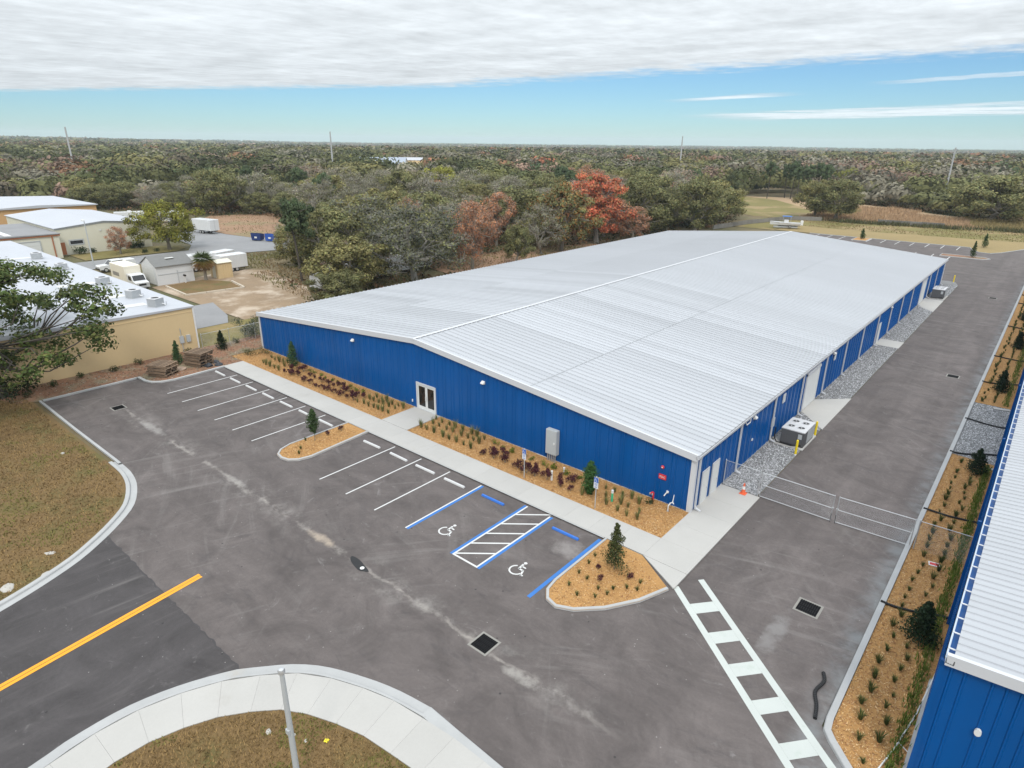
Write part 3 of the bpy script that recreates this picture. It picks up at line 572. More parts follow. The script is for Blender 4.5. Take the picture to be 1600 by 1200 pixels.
for xl in (-12.75, -37.0): P(MB().add([(xl - .02, -.1, roofz(xl) + .03), (xl + .02, -.1, roofz(xl) + .028), (xl + .02, BL, roofz(xl) + .028), (xl - .02, BL, roofz(xl) + .03)], [(0, 1, 2, 3)]), 'lap_strip', M['grey_metal'])
for y0, y1 in ((-0.20, -0.05), (BL + .05, BL + .2)):
    for xa, xb in ((0.16, -24.875), (-24.876, -BW - .16)):
        za, zb_ = (EZ - .01, RZ) if xa > -20 else (RZ, EZ - .01)
        b = MB(); b.add([(x, y, z + dz) for y in (y0, y1) for x, z, dz in ((xa, za, -.36), (xb, zb_, -.36), (xb, zb_, .075), (xa, za, .075))], [(0, 1, 2, 3), (4, 7, 6, 5), (0, 4, 5, 1), (1, 5, 6, 2), (2, 6, 7, 3), (3, 7, 4, 0)]); P(b, 'rake_trim', M['trim'])
b = MB(); b.prof([(0.06, EZ - .04), (0.06, EZ - .20), (0.26, EZ - .20), (0.30, EZ - .0), (0.275, EZ - .0), (0.24, EZ - .175), (0.085, EZ - .175), (0.085, EZ - .04)], 'y', -0.20, BL + .2); P(b, 'gutter', M['trim'])
for xa, xb, ya, yb in ((-0.24, 0.03, -0.05, -0.005), (0.03, 0.075, -0.05, 0.20), (-BW - .06, -BW + .2, -0.05, -0.005), (0.005, 0.05, BL - .2, BL + .03)):
    P(MB().box(xa, xb, ya, yb, 0.05, EZ - .30), 'corner_trim', M['trim'])
DS = [0.42, 6.75, 13.35, 19.85, 26.4, 32.9, 39.35, 46.0, 52.4, 58.8, 65.2, 71.7, 78.2, 84.3, 90.6]
b = MB(); w = 0.06
b.loft([[(x - w * .8, -w, z), (x + w * .8, -w, z + dz), (x + w * .8, w, z + dz), (x - w * .8, w, z)] for x, z, dz in ((0.15, 3.82, 0), (0.12, 3.55, 0), (0.12, 0.34, 0.03))])
b.loft([[(0.07, -w, .36), (0.17, -w, .37), (0.17, w, .37), (0.07, w, .36)], [(0.09, -w, .20), (0.20, -w, .28), (0.20, w, .28), (0.09, w, .20)], [(0.48, -w, .09), (0.50, -w, .18), (0.50, w, .18), (0.48, w, .09)]])
me = new_mesh('downspout', b.v, b.f, M['trim'])
for y in DS: put('downspout', me, wh, (-OW.x, y - OW.y, 0))
# glazed entrance
ed = put('entry_door', new_mesh('entry_door', *(lambda q: (q.v, q.f))(MB().box(DX0 + .1, DX1 - .1, 0.06, 0.09, 0.12, 2.35)), M['door_white']), wh, -OW)
for xa, xb, za, zb_ in ((DX0, DX0 + .13, .10, 2.46), (DX1 - .13, DX1, .10, 2.46), (DX0 + .13, DX1 - .13, 2.30, 2.46)): MB().box(xa, xb, -0.06, 0.10, za, zb_).build('door_frame', M['trim'], ed)
xm = (DX0 + DX1) / 2
for xa, xb in ((DX0 + .13, xm - .005), (xm + .005, DX1 - .13)):
    lf = MB()
    lf.box(xa, xa + .13, 0.0, 0.05, .12, 2.30); lf.box(xb - .13, xb, 0.0, 0.05, .12, 2.30); lf.box(xa + .13, xb - .13, 0.0, 0.05, 2.15, 2.30); lf.box(xa + .13, xb - .13, 0.0, 0.05, .12, .38); lf.build('door_leaf', M['door_white'], ed)
    MB().box(xa + .13, xb - .13, 0.02, 0.03, .38, 2.15).build('pane', M['glass'], ed)
    hx = xm - .09 if xa < xm - .5 else xm + .09
    MB().tube([(hx, 0.0, 1.0), (hx, -.06, 1.0), (hx, -.06, 1.35), (hx, 0.0, 1.35)], 0.014).build('handle', M['galv'], ed)
MB().box(DX0, DX1, -0.12, 0.02, .10, .125).build('threshold', M['galv'], ed)
# doors in the long wall
def side_door(y0, y1, h):
    d = P(MB().box(0.034, 0.075, y0 + .07, y1 - .07, 0.1, h - .07), 'side_door', M['door_white'])
    for a, b_, c, e_ in ((y0, y0 + .07, .1, h), (y1 - .07, y1, .1, h), (y0 + .07, y1 - .07, h - .07, h)): MB().box(0.033, 0.095, a, b_, c, e_).build('door_frame', M['trim'], d)
    MB().box(0.075, 0.11, y1 - .2, y1 - .14, 1.0, 1.05).build('handle', M['galv'], d)
side_door(1.12, 2.12, 2.42); side_door(2.62, 3.66, 2.42); side_door(47.1, 48.1, 2.42)
def rollup(y0, y1, h):
    r = MB()
    n = 20; hh = (h - .25) / n
    for k in range(n): z = .1 + k * hh; r.loft([[(0.034, y0, z), (0.06, y0, z), (0.06, y1, z), (0.034, y1, z)], [(0.034, y0, z + hh * .5), (0.078, y0, z + hh * .5), (0.078, y1, z + hh * .5), (0.034, y1, z + hh * .5)], [(0.034, y0, z + hh), (0.06, y0, z + hh), (0.06, y1, z + hh), (0.034, y1, z + hh)]])
    d = P(r, 'roll_up_door', M['door_white'])
    for a, b_ in ((y0 - .12, y0), (y1, y1 + .12)): MB().box(0.033, 0.12, a, b_, .1, h).build('door_frame', M['trim'], d)
    MB().box(0.033, 0.16, y0 - .12, y1 + .12, h - .18, h + .05).build('door_hood', M['trim'], d)
rollup(20.95, 24.35, 3.45); rollup(72.2, 75.4, 3.45)
def louvre(y, z):
    d = P(MB().box(0.034, 0.05, y - .22, y + .22, z - .3, z + .3), 'wall_vent', M['galv'])
    for a, b_, c, e_ in ((-.28, -.22, -.36, .36), (.22, .28, -.36, .36), (-.22, .22, .3, .36), (-.22, .22, -.36, -.3)): MB().box(0.033, 0.09, y + a, y + b_, z + c, z + e_).build('vent_frame', M['trim'], d)
    for k in range(5): MB().add([(0.05, y - .22, z - .25 + .12 * k), (0.085, y - .22, z - .29 + .12 * k), (0.085, y + .22, z - .29 + .12 * k), (0.05, y + .22, z - .25 + .12 * k)], [(0, 1, 2, 3)]).build('louvre_blade', M['galv'], d)
louvre(15.45, 2.98); louvre(78.5, 3.1); louvre(29.2, 3.0)
def wall_light(loc, ax):
    b = MB(); b.loft([[(-.16, 0, -.12), (.16, 0, -.12), (.16, 0, .12), (-.16, 0, .12)], [(-.16, -.14, -.10), (.16, -.14, -.10), (.16, -.14, .03), (-.16, -.14, .03)], [(-.15, -.22, -.09), (.15, -.22, -.09), (.15, -.22, -.04), (-.15, -.22, -.04)]])
    o = b.build('wall_light', M['white'], wh, loc=Vector(loc) - OW, rz=0 if ax == 'y' else math.pi / 2); MB().box(-.13, .13, -.19, -.03, -.135, -.105).build('lens', M['glass'], o)
for x, z in ((-33.2, 4.35), (-17.16, 4.3)): wall_light((x, -0.034, z), 'y')
for y in (9.2, 28.6, 52.1): wall_light((0.034, y, 3.45), 'x')
b = MB(); b.box(0.034, 0.16, 13.3, 13.72, 1.25, 1.95); P(b, 'disconnect_box', M['grey_metal'])
b = MB(); b.tube([(0.2, 7.15, 3.75), (0.2, 7.35, 3.5), (0.2, 8.0, 3.5), (0.2, 8.0, 3.9)], 0.045); P(b, 'overflow_pipe', M['trim'])
P(MB().box(0.034, 0.10, 9.3, 9.46, 1.57, 1.72), 'hose_bib_box', M['white']); P(MB().box(-25.42, -25.32, -0.10, -0.034, 0.50, 0.72), 'hose_bib_box', M['white'])
for x in (-8.1, -7.0, -5.9, -11.9): P(MB().prof([(x, .02), (x + .9, .02), (x + .9, .11), (x, .11)], 'y', -0.05, -0.033), 'base_flashing', M['trim'])

# ------------------------------------------------------------------ neighbouring blue building on the right
nb = thing('storage_building', 'blue metal building with pale ribbed roof cut off by the right edge of the photo', 'building', (20, 50, 0)); ON = Vector(nb.location)
NX0, NX1, NY0, NY1, NZ = 13.75, 42.0, -11.45, 118.0, 5.92
def nroof(x): return NZ + .06 + (x - NX0) / 12
def Q(mb, name, m): return mb.build(name, m, nb, loc=-ON)
b = MB(); b.add([(x, y, z) for y in (NY0 + .03, NY1) for x, z in ((NX0 + .03, 0), (NX1, 0), (NX1, nroof(NX1) - .1), (NX0 + .03, NZ - .1))], [(0, 1, 2, 3), (4, 7, 6, 5), (0, 3, 7, 4), (1, 5, 6, 2), (3, 2, 6, 7)]); Q(b, 'wall_core', M['blue'])
for k in range(20):
    a = NX0 + .06 + k * 0.9; m = MB(); corr(m, ribline(a, a + 0.9, 0.36), lambda u, d, z: (u, NY0 - d, z), lambda u: 0.1, lambda u: nroof(u) - .1); Q(m, 'wall_panel', M['blue'])
me = None
for k in range(45):
    if me is None: m = MB(); corr(m, ribline(0, 0.914), lambda u, d, z: (-d, u, z), lambda u: .1, lambda u: NZ - .08); me = new_mesh('wall_panel', m.v, m.f, M['blue'])
    put('wall_panel', me, nb, (NX0 - ON.x, NY0 + .06 + .914 * k - ON.y, 0))
m = MB(); corr(m, ribline(NY0 + .06 + .914 * 45, NY1), lambda u, d, z: (NX0 - d, u, z), lambda u: .1, lambda u: NZ - .08); Q(m, 'wall_panels', M['blue'])['kind'] = 'stuff'
def nsheet(n):
    V, F = [], []
    for k in range(n):
        y = k * .406; o = len(V); sec = [(y, .05), (y + .03, .05), (y + .05, 0), (y + .386, 0), (y + .406, .05)]
        for x in (NX0 + .24, NX1): V += [(x, yy, nroof(x) + dz) for yy, dz in sec]
        F += [(o + i, o + 5 + i, o + 6 + i, o + i + 1) for i in range(4)]
    return V, F
me = new_mesh('roof_panel', *nsheet(1), M['roof']); me.materials.append(M['seam']); me.polygons[1].material_index = 1
for k in range(110): put('roof_panel', me, nb, (-ON.x, NY0 - .15 + .406 * k - ON.y, 0))
o = put('roof_panels', new_mesh('roof_panels', *nsheet(200), M['roof']), nb, (-ON.x, NY0 - .15 + .406 * 110 - ON.y, 0)); o['kind'] = 'stuff'
b = MB(); b.add([(x, y, nroof(x) + dz) for y in (NY0 - .22, NY0 - .06) for x, dz in ((NX0 + .06, -.34), (NX1, -.34), (NX1, .07), (NX0 + .06, .07))], [(0, 1, 2, 3), (4, 7, 6, 5), (0, 4, 5, 1), (2, 6, 7, 3), (3, 7, 4, 0)]); Q(b, 'rake_trim', M['trim'])
b = MB(); b.prof([(NX0 + .30, NZ - .02), (NX0 + .30, NZ - .18), (NX0 + .05, NZ - .18), (NX0 + .02, NZ + .04), (NX0 + .07, NZ + .04), (NX0 + .09, NZ - .155), (NX0 + .27, NZ - .155), (NX0 + .27, NZ - .02)], 'y', NY0 - .22, NY1); Q(b, 'gutter', mat('gutter_blue_grey', (0.40, 0.46, 0.54), 0.5))
me = None
for k in range(90):
    if me is None: m = MB().box(.03, .27, -.03, .03, .02, .045); me = new_mesh('gutter_strap', m.v, m.f, M['trim'])
    put('gutter_strap', me, nb, (NX0 - ON.x, NY0 + .3 + .95 * k - ON.y, NZ + .02))
Q(MB().box(NX0 - .06, NX0 + .10, NY0 - .06, NY0 + .10, .05, NZ - .25), 'corner_trim', M['blue'])
b = MB(); b.add([(15.15 + .10 * math.cos(t), y, 3.6 + .14 * math.sin(t)) for y in (NY0 - .12, NY0 - .033) for t in np.linspace(0, 2 * math.pi, 13)[:-1]], [tuple(range(12))] + [(i, (i + 1) % 12, 12 + (i + 1) % 12, 12 + i) for i in range(12)]); Q(b, 'wall_light', M['white'])
for y in (-1.0, 10.2, 21.6, 28.5, 41.0, 50.6, 66.5, 83.0, 90.3): Q(MB().box(NX0 - .16, NX0 - .04, y - .05, y + .05, .1, NZ - .15), 'downspout', M['blue'])
Q(MB().box(NX0 - .16, NX0 - .02, NY0 - .3, NY0 + 6, -.02, .12), 'footing', M['kerb']); Q(MB().box(NX0 - .02, NX1, NY0 - .012, NY0 + .02, -.02, .1), 'footing', M['kerb']); Q(MB().box(NX0 - .013, NX0 + .02, NY0 + .03, NY1, -.02, .1), 'footing', M['kerb'])

# ------------------------------------------------------------------ foliage builders
def rdir(n):
    v = rng.normal(size=(n, 3)); return v / np.linalg.norm(v, axis=1)[:, None]
def leaf_quads(c, size, asp=0.6, up=0.0, nb=None, jit=.75):
    # one diamond-shaped leaf (quad) at each centre
    n = len(c); nrm = rdir(n)
    if nb is None: nrm[:, 2] = np.abs(nrm[:, 2]) + up
    else: nrm = nb + jit * nrm
    nrm /= np.linalg.norm(nrm, axis=1)[:, None]
    a = np.cross(nrm, rdir(n)); a /= np.linalg.norm(a, axis=1)[:, None] + 1e-9; b = np.cross(nrm, a)
    s = (size * rng.uniform(0.6, 1.35, n))[:, None]
    V = np.stack([c - a * s, c - b * s * asp, c + a * s, c + b * s * asp], 1).reshape(-1, 3)
    return V, np.arange(4 * n).reshape(n, 4)
def jitcol(base, n, amt=0.25, alt=None, p=0.0):
    c = np.tile(np.array(base, float), (n, 1)) * rng.uniform(1 - amt, 1 + amt, (n, 1)) * rng.uniform(0.92, 1.08, (n, 3))
    if alt is not None:
        k = rng.random(n) < p; c[k] = np.array(alt) * rng.uniform(1 - amt, 1 + amt, (k.sum(), 1))
    return np.clip(c, 0.003, 1)
def tuft_mesh(name, n, h, spread, base, lean=0.7, w=0.018, alt=None, p=0.0):
    V, F, C = [], [], []
    for i in range(n):
        a = rng.uniform(0, 2 * math.pi); r0 = spread * 0.25 * math.sqrt(rng.random()); hh = h * rng.uniform(0.6, 1.15); out = spread * rng.uniform(0.3, 1.0) * lean * 1.4
        bx_, by = r0 * math.cos(a), r0 * math.sin(a); dx, dy = math.cos(a), math.sin(a); tx, ty = -dy * w, dx * w
        o = len(V)
        V += [(bx_ - tx, by - ty, 0), (bx_ + tx, by + ty, 0), (bx_ + dx * out * .4 + tx * .8, by + dy * out * .4 + ty * .8, hh * .7), (bx_ + dx * out * .4 - tx * .8, by + dy * out * .4 - ty * .8, hh * .7),
              (bx_ + dx * out + tx * .2, by + dy * out + ty * .2, hh), (bx_ + dx * out - tx * .2, by + dy * out - ty * .2, hh)]
        F += [(o, o + 1, o + 2, o + 3), (o + 3, o + 2, o + 4, o + 5)]; c = jitcol(base, 1, .3, alt, p)[0]; C += [c, c]
    return new_mesh(name, V, np.array(F), M['leaf'], np.array(C))
def cloud_mesh(name, cents, rads, per, size, base, amt=0.3, alt=None, p=0.0, flat=1.0, asp=0.6, up=0.0, mat_=None):
    pts = []; nb_ = []
    for c, r in zip(cents, rads):
        d = rdir(per) * (rng.random((per, 1)) ** (1 / 2.2)) * r; nb_.append(d / (np.linalg.norm(d, axis=1)[:, None] + 1e-6) + np.array([0, 0, up])); d[:, 2] *= flat; pts.append(np.asarray(c) + d)
    pts = np.concatenate(pts); V, F = leaf_quads(pts, size, asp, up, np.concatenate(nb_))
    return new_mesh(name, V, F, mat_ or M['leaf'], jitcol(base, len(pts), amt, alt, p))
def stems(name, tips, r, m, base=(0, 0, 0), z=0.0):
    b = MB()
    for t in tips: b.tube([base, (t[0] * .4, t[1] * .4, t[2] * .5 + z), t], [r, r * .7, r * .35], 4, False)
    return new_mesh(name, b.v, b.f, m)
def spawn(name, parts, label, cat, loc, rz=0, sc=1.0, group=None):
    t = thing(name, label, cat, loc, rz, group); t.scale = (sc, sc, sc) if not hasattr(sc, '__len__') else sc
    for pn, me in parts: put(pn, me, t)
    return t
def grass_proto(h, spread, base, n=46, **k): return [('blades', tuft_mesh('blades', n, h, spread, base, **k))]
def shrub_proto(h, r, base, n=4, per=26, size=.055, **k):
    cs = [(rng.normal(0, r * .38), rng.normal(0, r * .38), h * rng.uniform(.35, .85)) for _ in range(n)]
    return [('stems', stems('stems', cs, .008, M['bark'])), ('foliage', cloud_mesh('foliage', cs, [r * .55] * n, per, size, base, **k))]
G_green = [grass_proto(.56, .26, (0.13, 0.16, 0.055), n=70, alt=(0.30, 0.26, 0.10), p=.4, w=.011) for _ in range(4)]
G_small = [grass_proto(.34, .22, (0.075, 0.105, 0.032), n=64, alt=(0.18, 0.17, 0.05), p=.2, w=.011) for _ in range(4)]
S_red = [shrub_proto(.60, .32, (0.075, 0.026, 0.034), n=6, per=48, size=.048, alt=(0.10, 0.025, 0.03), p=.25) for _ in range(4)]
S_yel = [shrub_proto(.22, .30, (0.20, 0.22, 0.03), n=5, per=22, size=.05, alt=(0.10, 0.14, 0.03), p=.4) for _ in range(3)]
S_dark = [shrub_proto(.40, .32, (0.035, 0.055, 0.018), n=5, per=26, size=.05) for _ in range(2)]

# ------------------------------------------------------------------ planting in the beds
RG = [(-21.6, -2.54), (-20.97, -2.51), (-20.13, -2.52), (-19.07, -2.59), (-18.39, -2.59), (-17.66, -2.54), (-16.88, -2.56), (-16.13, -2.58), (-21.4, -1.44), (-20.67, -1.45), (-19.81, -1.48), (-19.11, -1.49), (-18.15, -1.52), (-17.45, -1.52), (-16.82, -1.56), (-16.2, -1.6), (-21.81, -0.71), (-21.01, -0.82), (-20.19, -0.77), (-19.5, -0.82), (-18.65, -0.84), (-17.74, -0.79), (-17.18, -0.79), (-16.39, -0.82)]
RY = [(-15.37, -0.87), (-14.39, -0.93), (-13.38, -1.05), (-12.39, -1.05), (-11.58, -1.09), (-10.55, -1.11), (-9.63, -1.01), (-8.51, -1.11), (-7.59, -0.99)]
RR = [(-14.76, -2.71), (-13.76, -2.69), (-12.74, -2.63), (-11.57, -2.62), (-10.64, -2.79), (-9.95, -2.76), (-9.03, -2.61), (-7.82, -2.74), (-6.99, -2.72), (-14.5, -1.93), (-13.46, -1.89), (-11.18, -2.07), (-10.39, -2.08), (-9.53, -1.91), (-8.5, -1.87), (-7.57, -1.79)]
RG2 = [(-6.17, -2.64), (-4.36, -2.61), (-3.43, -2.81), (-2.72, -2.91), (-2.04, -2.82), (-4.85, -1.84), (-3.7, -1.96), (-3.15, -2.03), (-2.31, -2.09), (-5.41, -1.01), (-4.76, -0.97), (-4.15, -1.01), (-3.5, -0.95), (-2.84, -1.21)]
LG = [(-45.1, -2.61), (-44.42, -2.7), (-43.67, -2.71), (-42.83, -2.72), (-41.98, -2.76), (-45.93, -1.2), (-45.02, -1.36), (-44.21, -1.34), (-43.92, -1.08), (-42.6, -1.75), (-43.31, -1.0)]
LY = [(-39.46, -0.93), (-38.68, -0.88), (-37.65, -0.93), (-36.72, -1.01), (-35.57, -1.0), (-34.85, -0.95), (-33.82, -1.0), (-33.04, -0.89), (-31.9, -1.0), (-31.04, -0.97)]
LR_ = [(-40.98, -2.73), (-39.94, -2.65), (-39.15, -2.36), (-37.55, -2.77), (-36.52, -2.84), (-35.52, -2.91), (-34.62, -2.86), (-33.85, -2.74), (-32.82, -2.74), (-31.97, -2.7), (-30.98, -2.7), (-30.16, -2.66), (-41.14, -1.78), (-40.69, -1.38), (-39.76, -1.41), (-38.31, -1.61), (-37.33, -1.77), (-36.09, -1.87), (-34.97, -1.84), (-34.25, -1.78), (-33.33, -1.72), (-32.53, -1.75), (-31.56, -1.8), (-30.72, -1.76), (-29.99, -1.64)]
LG2 = [(-29.59, -2.66), (-28.86, -2.51), (-28.17, -2.57), (-27.56, -2.51), (-26.99, -2.49), (-26.43, -2.47), (-25.71, -2.46), (-29.31, -1.56), (-28.75, -1.58), (-28.12, -1.53), (-27.54, -1.51), (-26.8, -1.51), (-26.03, -1.48), (-29.15, -0.89), (-28.41, -0.93), (-27.78, -0.89), (-26.97, -1.0), (-26.29, -0.89), (-25.6, -0.93)]
def row_of(y): return 'walk-side' if y < -2.2 else 'middle' if y < -1.25 else 'wall-side'
def plant_rows(pts, protos, name, desc, cat, where, ref, rev, group, z=.06, s=(.65, 1.3)):
    rows = {}
    for p in pts: rows.setdefault(row_of(p[1]), []).append(p)
    for rn, ps in rows.items():
        ps = sorted(ps, reverse=rev)
        for i, (x, y) in enumerate(ps):
            spawn(name, protos[random.randrange(len(protos))], '%s in %s, %s row, %s from %s' % (desc, where, rn, ordinal(i + 1), ref), cat, (x, y, z), random.uniform(0, 6.28), random.uniform(*s), group)
plant_rows(RG, G_green, 'ornamental_grass', 'green grass tuft', 'grass tuft', 'bed right of entry', 'glass doors', False, 'grass tufts right of the entry walk')
plant_rows(RG2, G_green, 'ornamental_grass', 'green grass tuft', 'grass tuft', 'bed near FDC sign', 'white corner trim', True, 'grass tufts near the red fire sign')
plant_rows(LG, G_green, 'ornamental_grass', 'olive grass tuft', 'grass tuft', 'bed at far left corner', 'left wall corner', False, 'grass tufts at the left wall corner')
plant_rows(LG2, G_green, 'ornamental_grass', 'green grass tuft', 'grass tuft', 'bed left of entry', 'glass doors', True, 'grass tufts left of the entry walk')
plant_rows(RR, S_red, 'burgundy_shrub', 'dark burgundy shrub', 'shrub', 'bed right of entry', 'glass doors', False, 'burgundy shrubs right of the entry walk', s=(.7, 1.35))
plant_rows(LR_, S_red, 'burgundy_shrub', 'dark burgundy shrub', 'shrub', 'bed left of entry', 'glass doors', True, 'burgundy shrubs left of the entry walk', s=(.7, 1.35))
plant_rows(RY, S_yel, 'low_shrub', 'low yellow-green plant', 'plant', 'bed right of entry', 'glass doors', False, 'low bright plants along the wall')
plant_rows(LY, S_yel, 'low_shrub', 'low yellow-green plant', 'plant', 'bed left of entry', 'glass doors', True, 'low bright plants along the wall')
spawn('round_shrub', S_dark[0], 'dark round shrub against the wall beneath the red fire connection', 'shrub', (-2.3, -.75, .06))
for i, (x, y) in enumerate([(-1.13, -8.45), (-0.53, -9.17), (0.54, -7.98)]): spawn('burgundy_shrub', S_red[i], ['small dark shrub left of the sapling in the corner island', 'small dark shrub below the sapling in the corner island', 'small dark shrub right of the sapling in the corner island'][i], 'shrub', (x, y, .09), i, .6)
for i, (x, y) in enumerate(sorted([(-1.12, -9.53), (0.32, -9.32), (0.8, -8.8), (1.28, -8.59), (1.12, -8.01), (-0.8, -10.9), (-1.55, -10.54), (-0.26, -9.82), (-1.9, -7.61), (-1.8, -8.35), (-0.03, -10.43), (-1.72, -9.4), (0.3, -9.85)])):
    spawn('ground_cover_sprig', G_small[i % 4], 'tiny green sprig in the corner island, %s from the blue stall line' % ordinal(i + 1), 'plant', (x, y, .09), i, .7, 'sprigs in the corner island')
for i, (x, y) in enumerate([(-25.8, -8.26), (-25.76, -7.07)]): spawn('burgundy_shrub', S_red[i], ['small dark shrub in the narrow island nearest its sapling', 'small dark shrub in the narrow island nearest the walk'][i], 'shrub', (x, y, .09), i, .7)
for i, (x, y) in enumerate([(-25.33, -10.92), (-24.74, -11.42), (-26.29, -9.9)]): spawn('ground_cover_sprig', G_small[i], 'tiny sprig in narrow island, %s from the rounded tip' % ORD[[1, 0, 2][i]], 'plant', (x, y, .09), i, .8, 'sprigs in the narrow island')
# two rows of small tufts and a border strip in the right bed
HED = [(12.8, -3.0), (12.7, 17.9), (12.45, 38.4), (12.55, 56.0), (12.3, 71.8), (12.4, 90), (12.4, 104)]
for r, (xa, rn) in enumerate(((11.75, 'kerb-side'), (12.55, 'middle'))):
    for part, (ya, yb, ref) in enumerate(((-11.6, 19.6, 'crosswalk'), (34.2, 100, 'gravel patch'))):
        y = ya + r * .35; i = 0
        while y < yb:
            x = xa + random.uniform(-.1, .1) + (.06 if (int(y) % 2) else 0) - (0.25 if y > 30 else 0) + (max(0, -9.6 - y) * .35)
            if min(math.hypot(x - hx, y - hy) for hx, hy in HED) > 1.0:
                i += 1; spawn('small_tuft', G_small[random.randrange(4)], 'small green tuft in right bed, %s row, %s from the %s' % (rn, ordinal(i), ref), 'plant', (x, y, .06), random.uniform(0, 6), random.uniform(.6, 1.35), 'small tufts in rows beside the drive')
            y += random.uniform(.8, 1.1) if part == 0 else random.uniform(.95, 1.3)
n = 5200; yy = np.r_[rng.uniform(-12, 19.5, 2600), rng.uniform(34, 112, 2600)]; xx = 13.28 + rng.normal(0, .13, n) - (yy > 30) * .1; hh = rng.uniform(.15, .42, n)
a = rng.uniform(0, 6.28, n); base = np.stack([xx, yy, np.full(n, .06)], 1); d = np.stack([np.cos(a), np.sin(a), 0 * a], 1); tt = np.stack([-np.sin(a), np.cos(a), 0 * a], 1) * .03
V = np.stack([base - tt, base + tt, base + d * .12 + np.stack([0 * a, 0 * a, hh], 1)], 1).reshape(-1, 3)
o = put('border_grass', new_mesh('border_grass', V, np.arange(3 * n).reshape(n, 3), M['leaf'], jitcol((0.10, 0.15, 0.025), n, .3, (0.20, 0.20, 0.05), .2))); o['kind'] = 'stuff'; tag(o, 'strip of long green border grass between tufts and blue wall', 'grass')

# ------------------------------------------------------------------ young trees and cones of green
def sapling(h, r, base, seed, dens=60, size=.06, trunk=.35, cone=True, alt=None, p=.0):
    random.seed(seed); cs, rs = [], []
    for k in range(26):
        t = k / 25; z = h * (trunk + (1 - trunk) * t); rr = r * ((1 - t) ** .75 * .95 + .06) if cone else r * (math.sin(math.pi * (t * .85 + .12)) * .9 + .08)
        a = k * 2.4; q = rr * random.uniform(.15, .75); cs.append((q * math.cos(a), q * math.sin(a), z)); rs.append(rr * .55 + .05)
    b = MB(); b.tube([(0, 0, 0), (.02, .01, h * .5), (0, 0, h * .96)], [.028, .018, .006], 5)
    for c in cs[::2]: b.tube([(0, 0, max(.1, c[2] - .25)), c], [.010, .004], 4, False)
    return [('trunk', new_mesh('trunk', b.v, b.f, M['bark'])), ('crown', cloud_mesh('crown', cs, rs, dens, size, base, .35, alt, p))]
OG = (0.048, 0.070, 0.022)
spawn('sapling', sapling(2.5, .52, (0.05, 0.085, 0.03), 1, 110, .05, .30, False), 'slender young green tree in the narrow rounded parking island', 'tree', (-25.8, -9.4, .09))
spawn('sapling', sapling(2.8, .70, (0.07, 0.088, 0.03), 2, 130, .05, .12, True, (0.16, 0.16, 0.06), .2), 'small pointed green tree in the corner island by the accessible stall', 'tree', (-.5, -7.9, .09))
spawn('evergreen', sapling(2.5, .72, (0.065, 0.125, 0.05), 3, 120, .055, .06), 'pointed evergreen against the blue wall in the bed left of the entry', 'tree', (-42.2, -1.0, .06))
spawn('evergreen', sapling(2.3, .58, (0.06, 0.14, 0.04), 4, 140, .055, .05, False), 'leafy young tree behind the second accessible parking sign', 'tree', (-5.9, -2.2, .06))
spawn('evergreen', sapling(2.3, .6, (0.055, 0.105, 0.04), 5, 110, .055, .05), 'thin young conifer between the two pallet stacks', 'tree', (-51.6, -8.2, .03))
spawn('evergreen', sapling(2.0, .75, (0.018, 0.035, 0.014), 6, 90, .06, .02), 'dark cone-shaped shrub by the chain link fence at the left corner', 'shrub', (-52.8, -3.0, .03))
for i, (x, y) in enumerate(HED): spawn('evergreen', sapling(2.0, .85, (0.022, 0.042, 0.018), 10 + i, 150, .06, .02), 'very dark evergreen bush in the right bed, %s from the crosswalk' % ordinal(i + 1), 'shrub', (x, y, .06), 0, random.uniform(.9, 1.08), 'dark evergreens beside the drive')
for i, (x, y, h) in enumerate([(-23.2, 140.5, 2.4), (.5, 127, 3.2), (.7, 145, 3.0)]): spawn('sapling', sapling(h, .8, (0.04, 0.075, 0.02), 30 + i, 40, .10, .1), ['young tree in the rear parking row island', 'young tree on the kerbed end island behind the warehouse', 'young tree on the grass behind the kerbed end island'][i], 'tree', (x, y, .1))
pm = [(rng.normal(0, 1.6), rng.normal(0, 1.0), rng.uniform(.5, 1.3)) for _ in range(14)]
spawn('palmetto_clump', [('foliage', cloud_mesh('foliage', pm, [.8] * 14, 90, .20, (0.07, 0.085, 0.05), .35, asp=.16)), ('stems', stems('stems', pm, .03, M['bark']))], 'grey-green palmetto clump behind the chain link fence', 'shrub', (-55.6, 2.2, 0))
for i, (x, y) in enumerate([(-48.6, -2.2), (-47.9, -1.1)]): spawn('wild_bush', [('foliage', cloud_mesh('foliage', [(rng.normal(0, .5), rng.normal(0, .4), rng.uniform(.2, .6)) for _ in range(7)], [.4] * 7, 60, .05, (0.10, 0.10, 0.04), .35))], ['weedy olive bush at the end of the front walk', 'weedy olive bush at the left corner of the blue wall'][i], 'shrub', (x, y, .04))
SD = [shrub_proto(.5, .5, (0.05, 0.065, 0.025), n=7, per=30, size=.06) for _ in range(2)]
for i, (x, y) in enumerate([(-53.8, -11), (-53.5, -13.5), (-54, -16), (-53.2, -18.5), (-52.0, -21), (-54, -6), (-53.6, -1)]): spawn('weed_clump', [('foliage', SD[i % 2][1][1])], 'low weedy clump on bare soil by the tan wall, %s from the lawn corner' % ORD[[2, 2, 1, 1, 0, 4, 5][i] if i not in (0, 1, 2, 3, 4, 5, 6) else [4, 3, 2, 1, 0, 5, 6][i]], 'plant', (x, y, .03), i, 1, 'weeds on the soil strip')

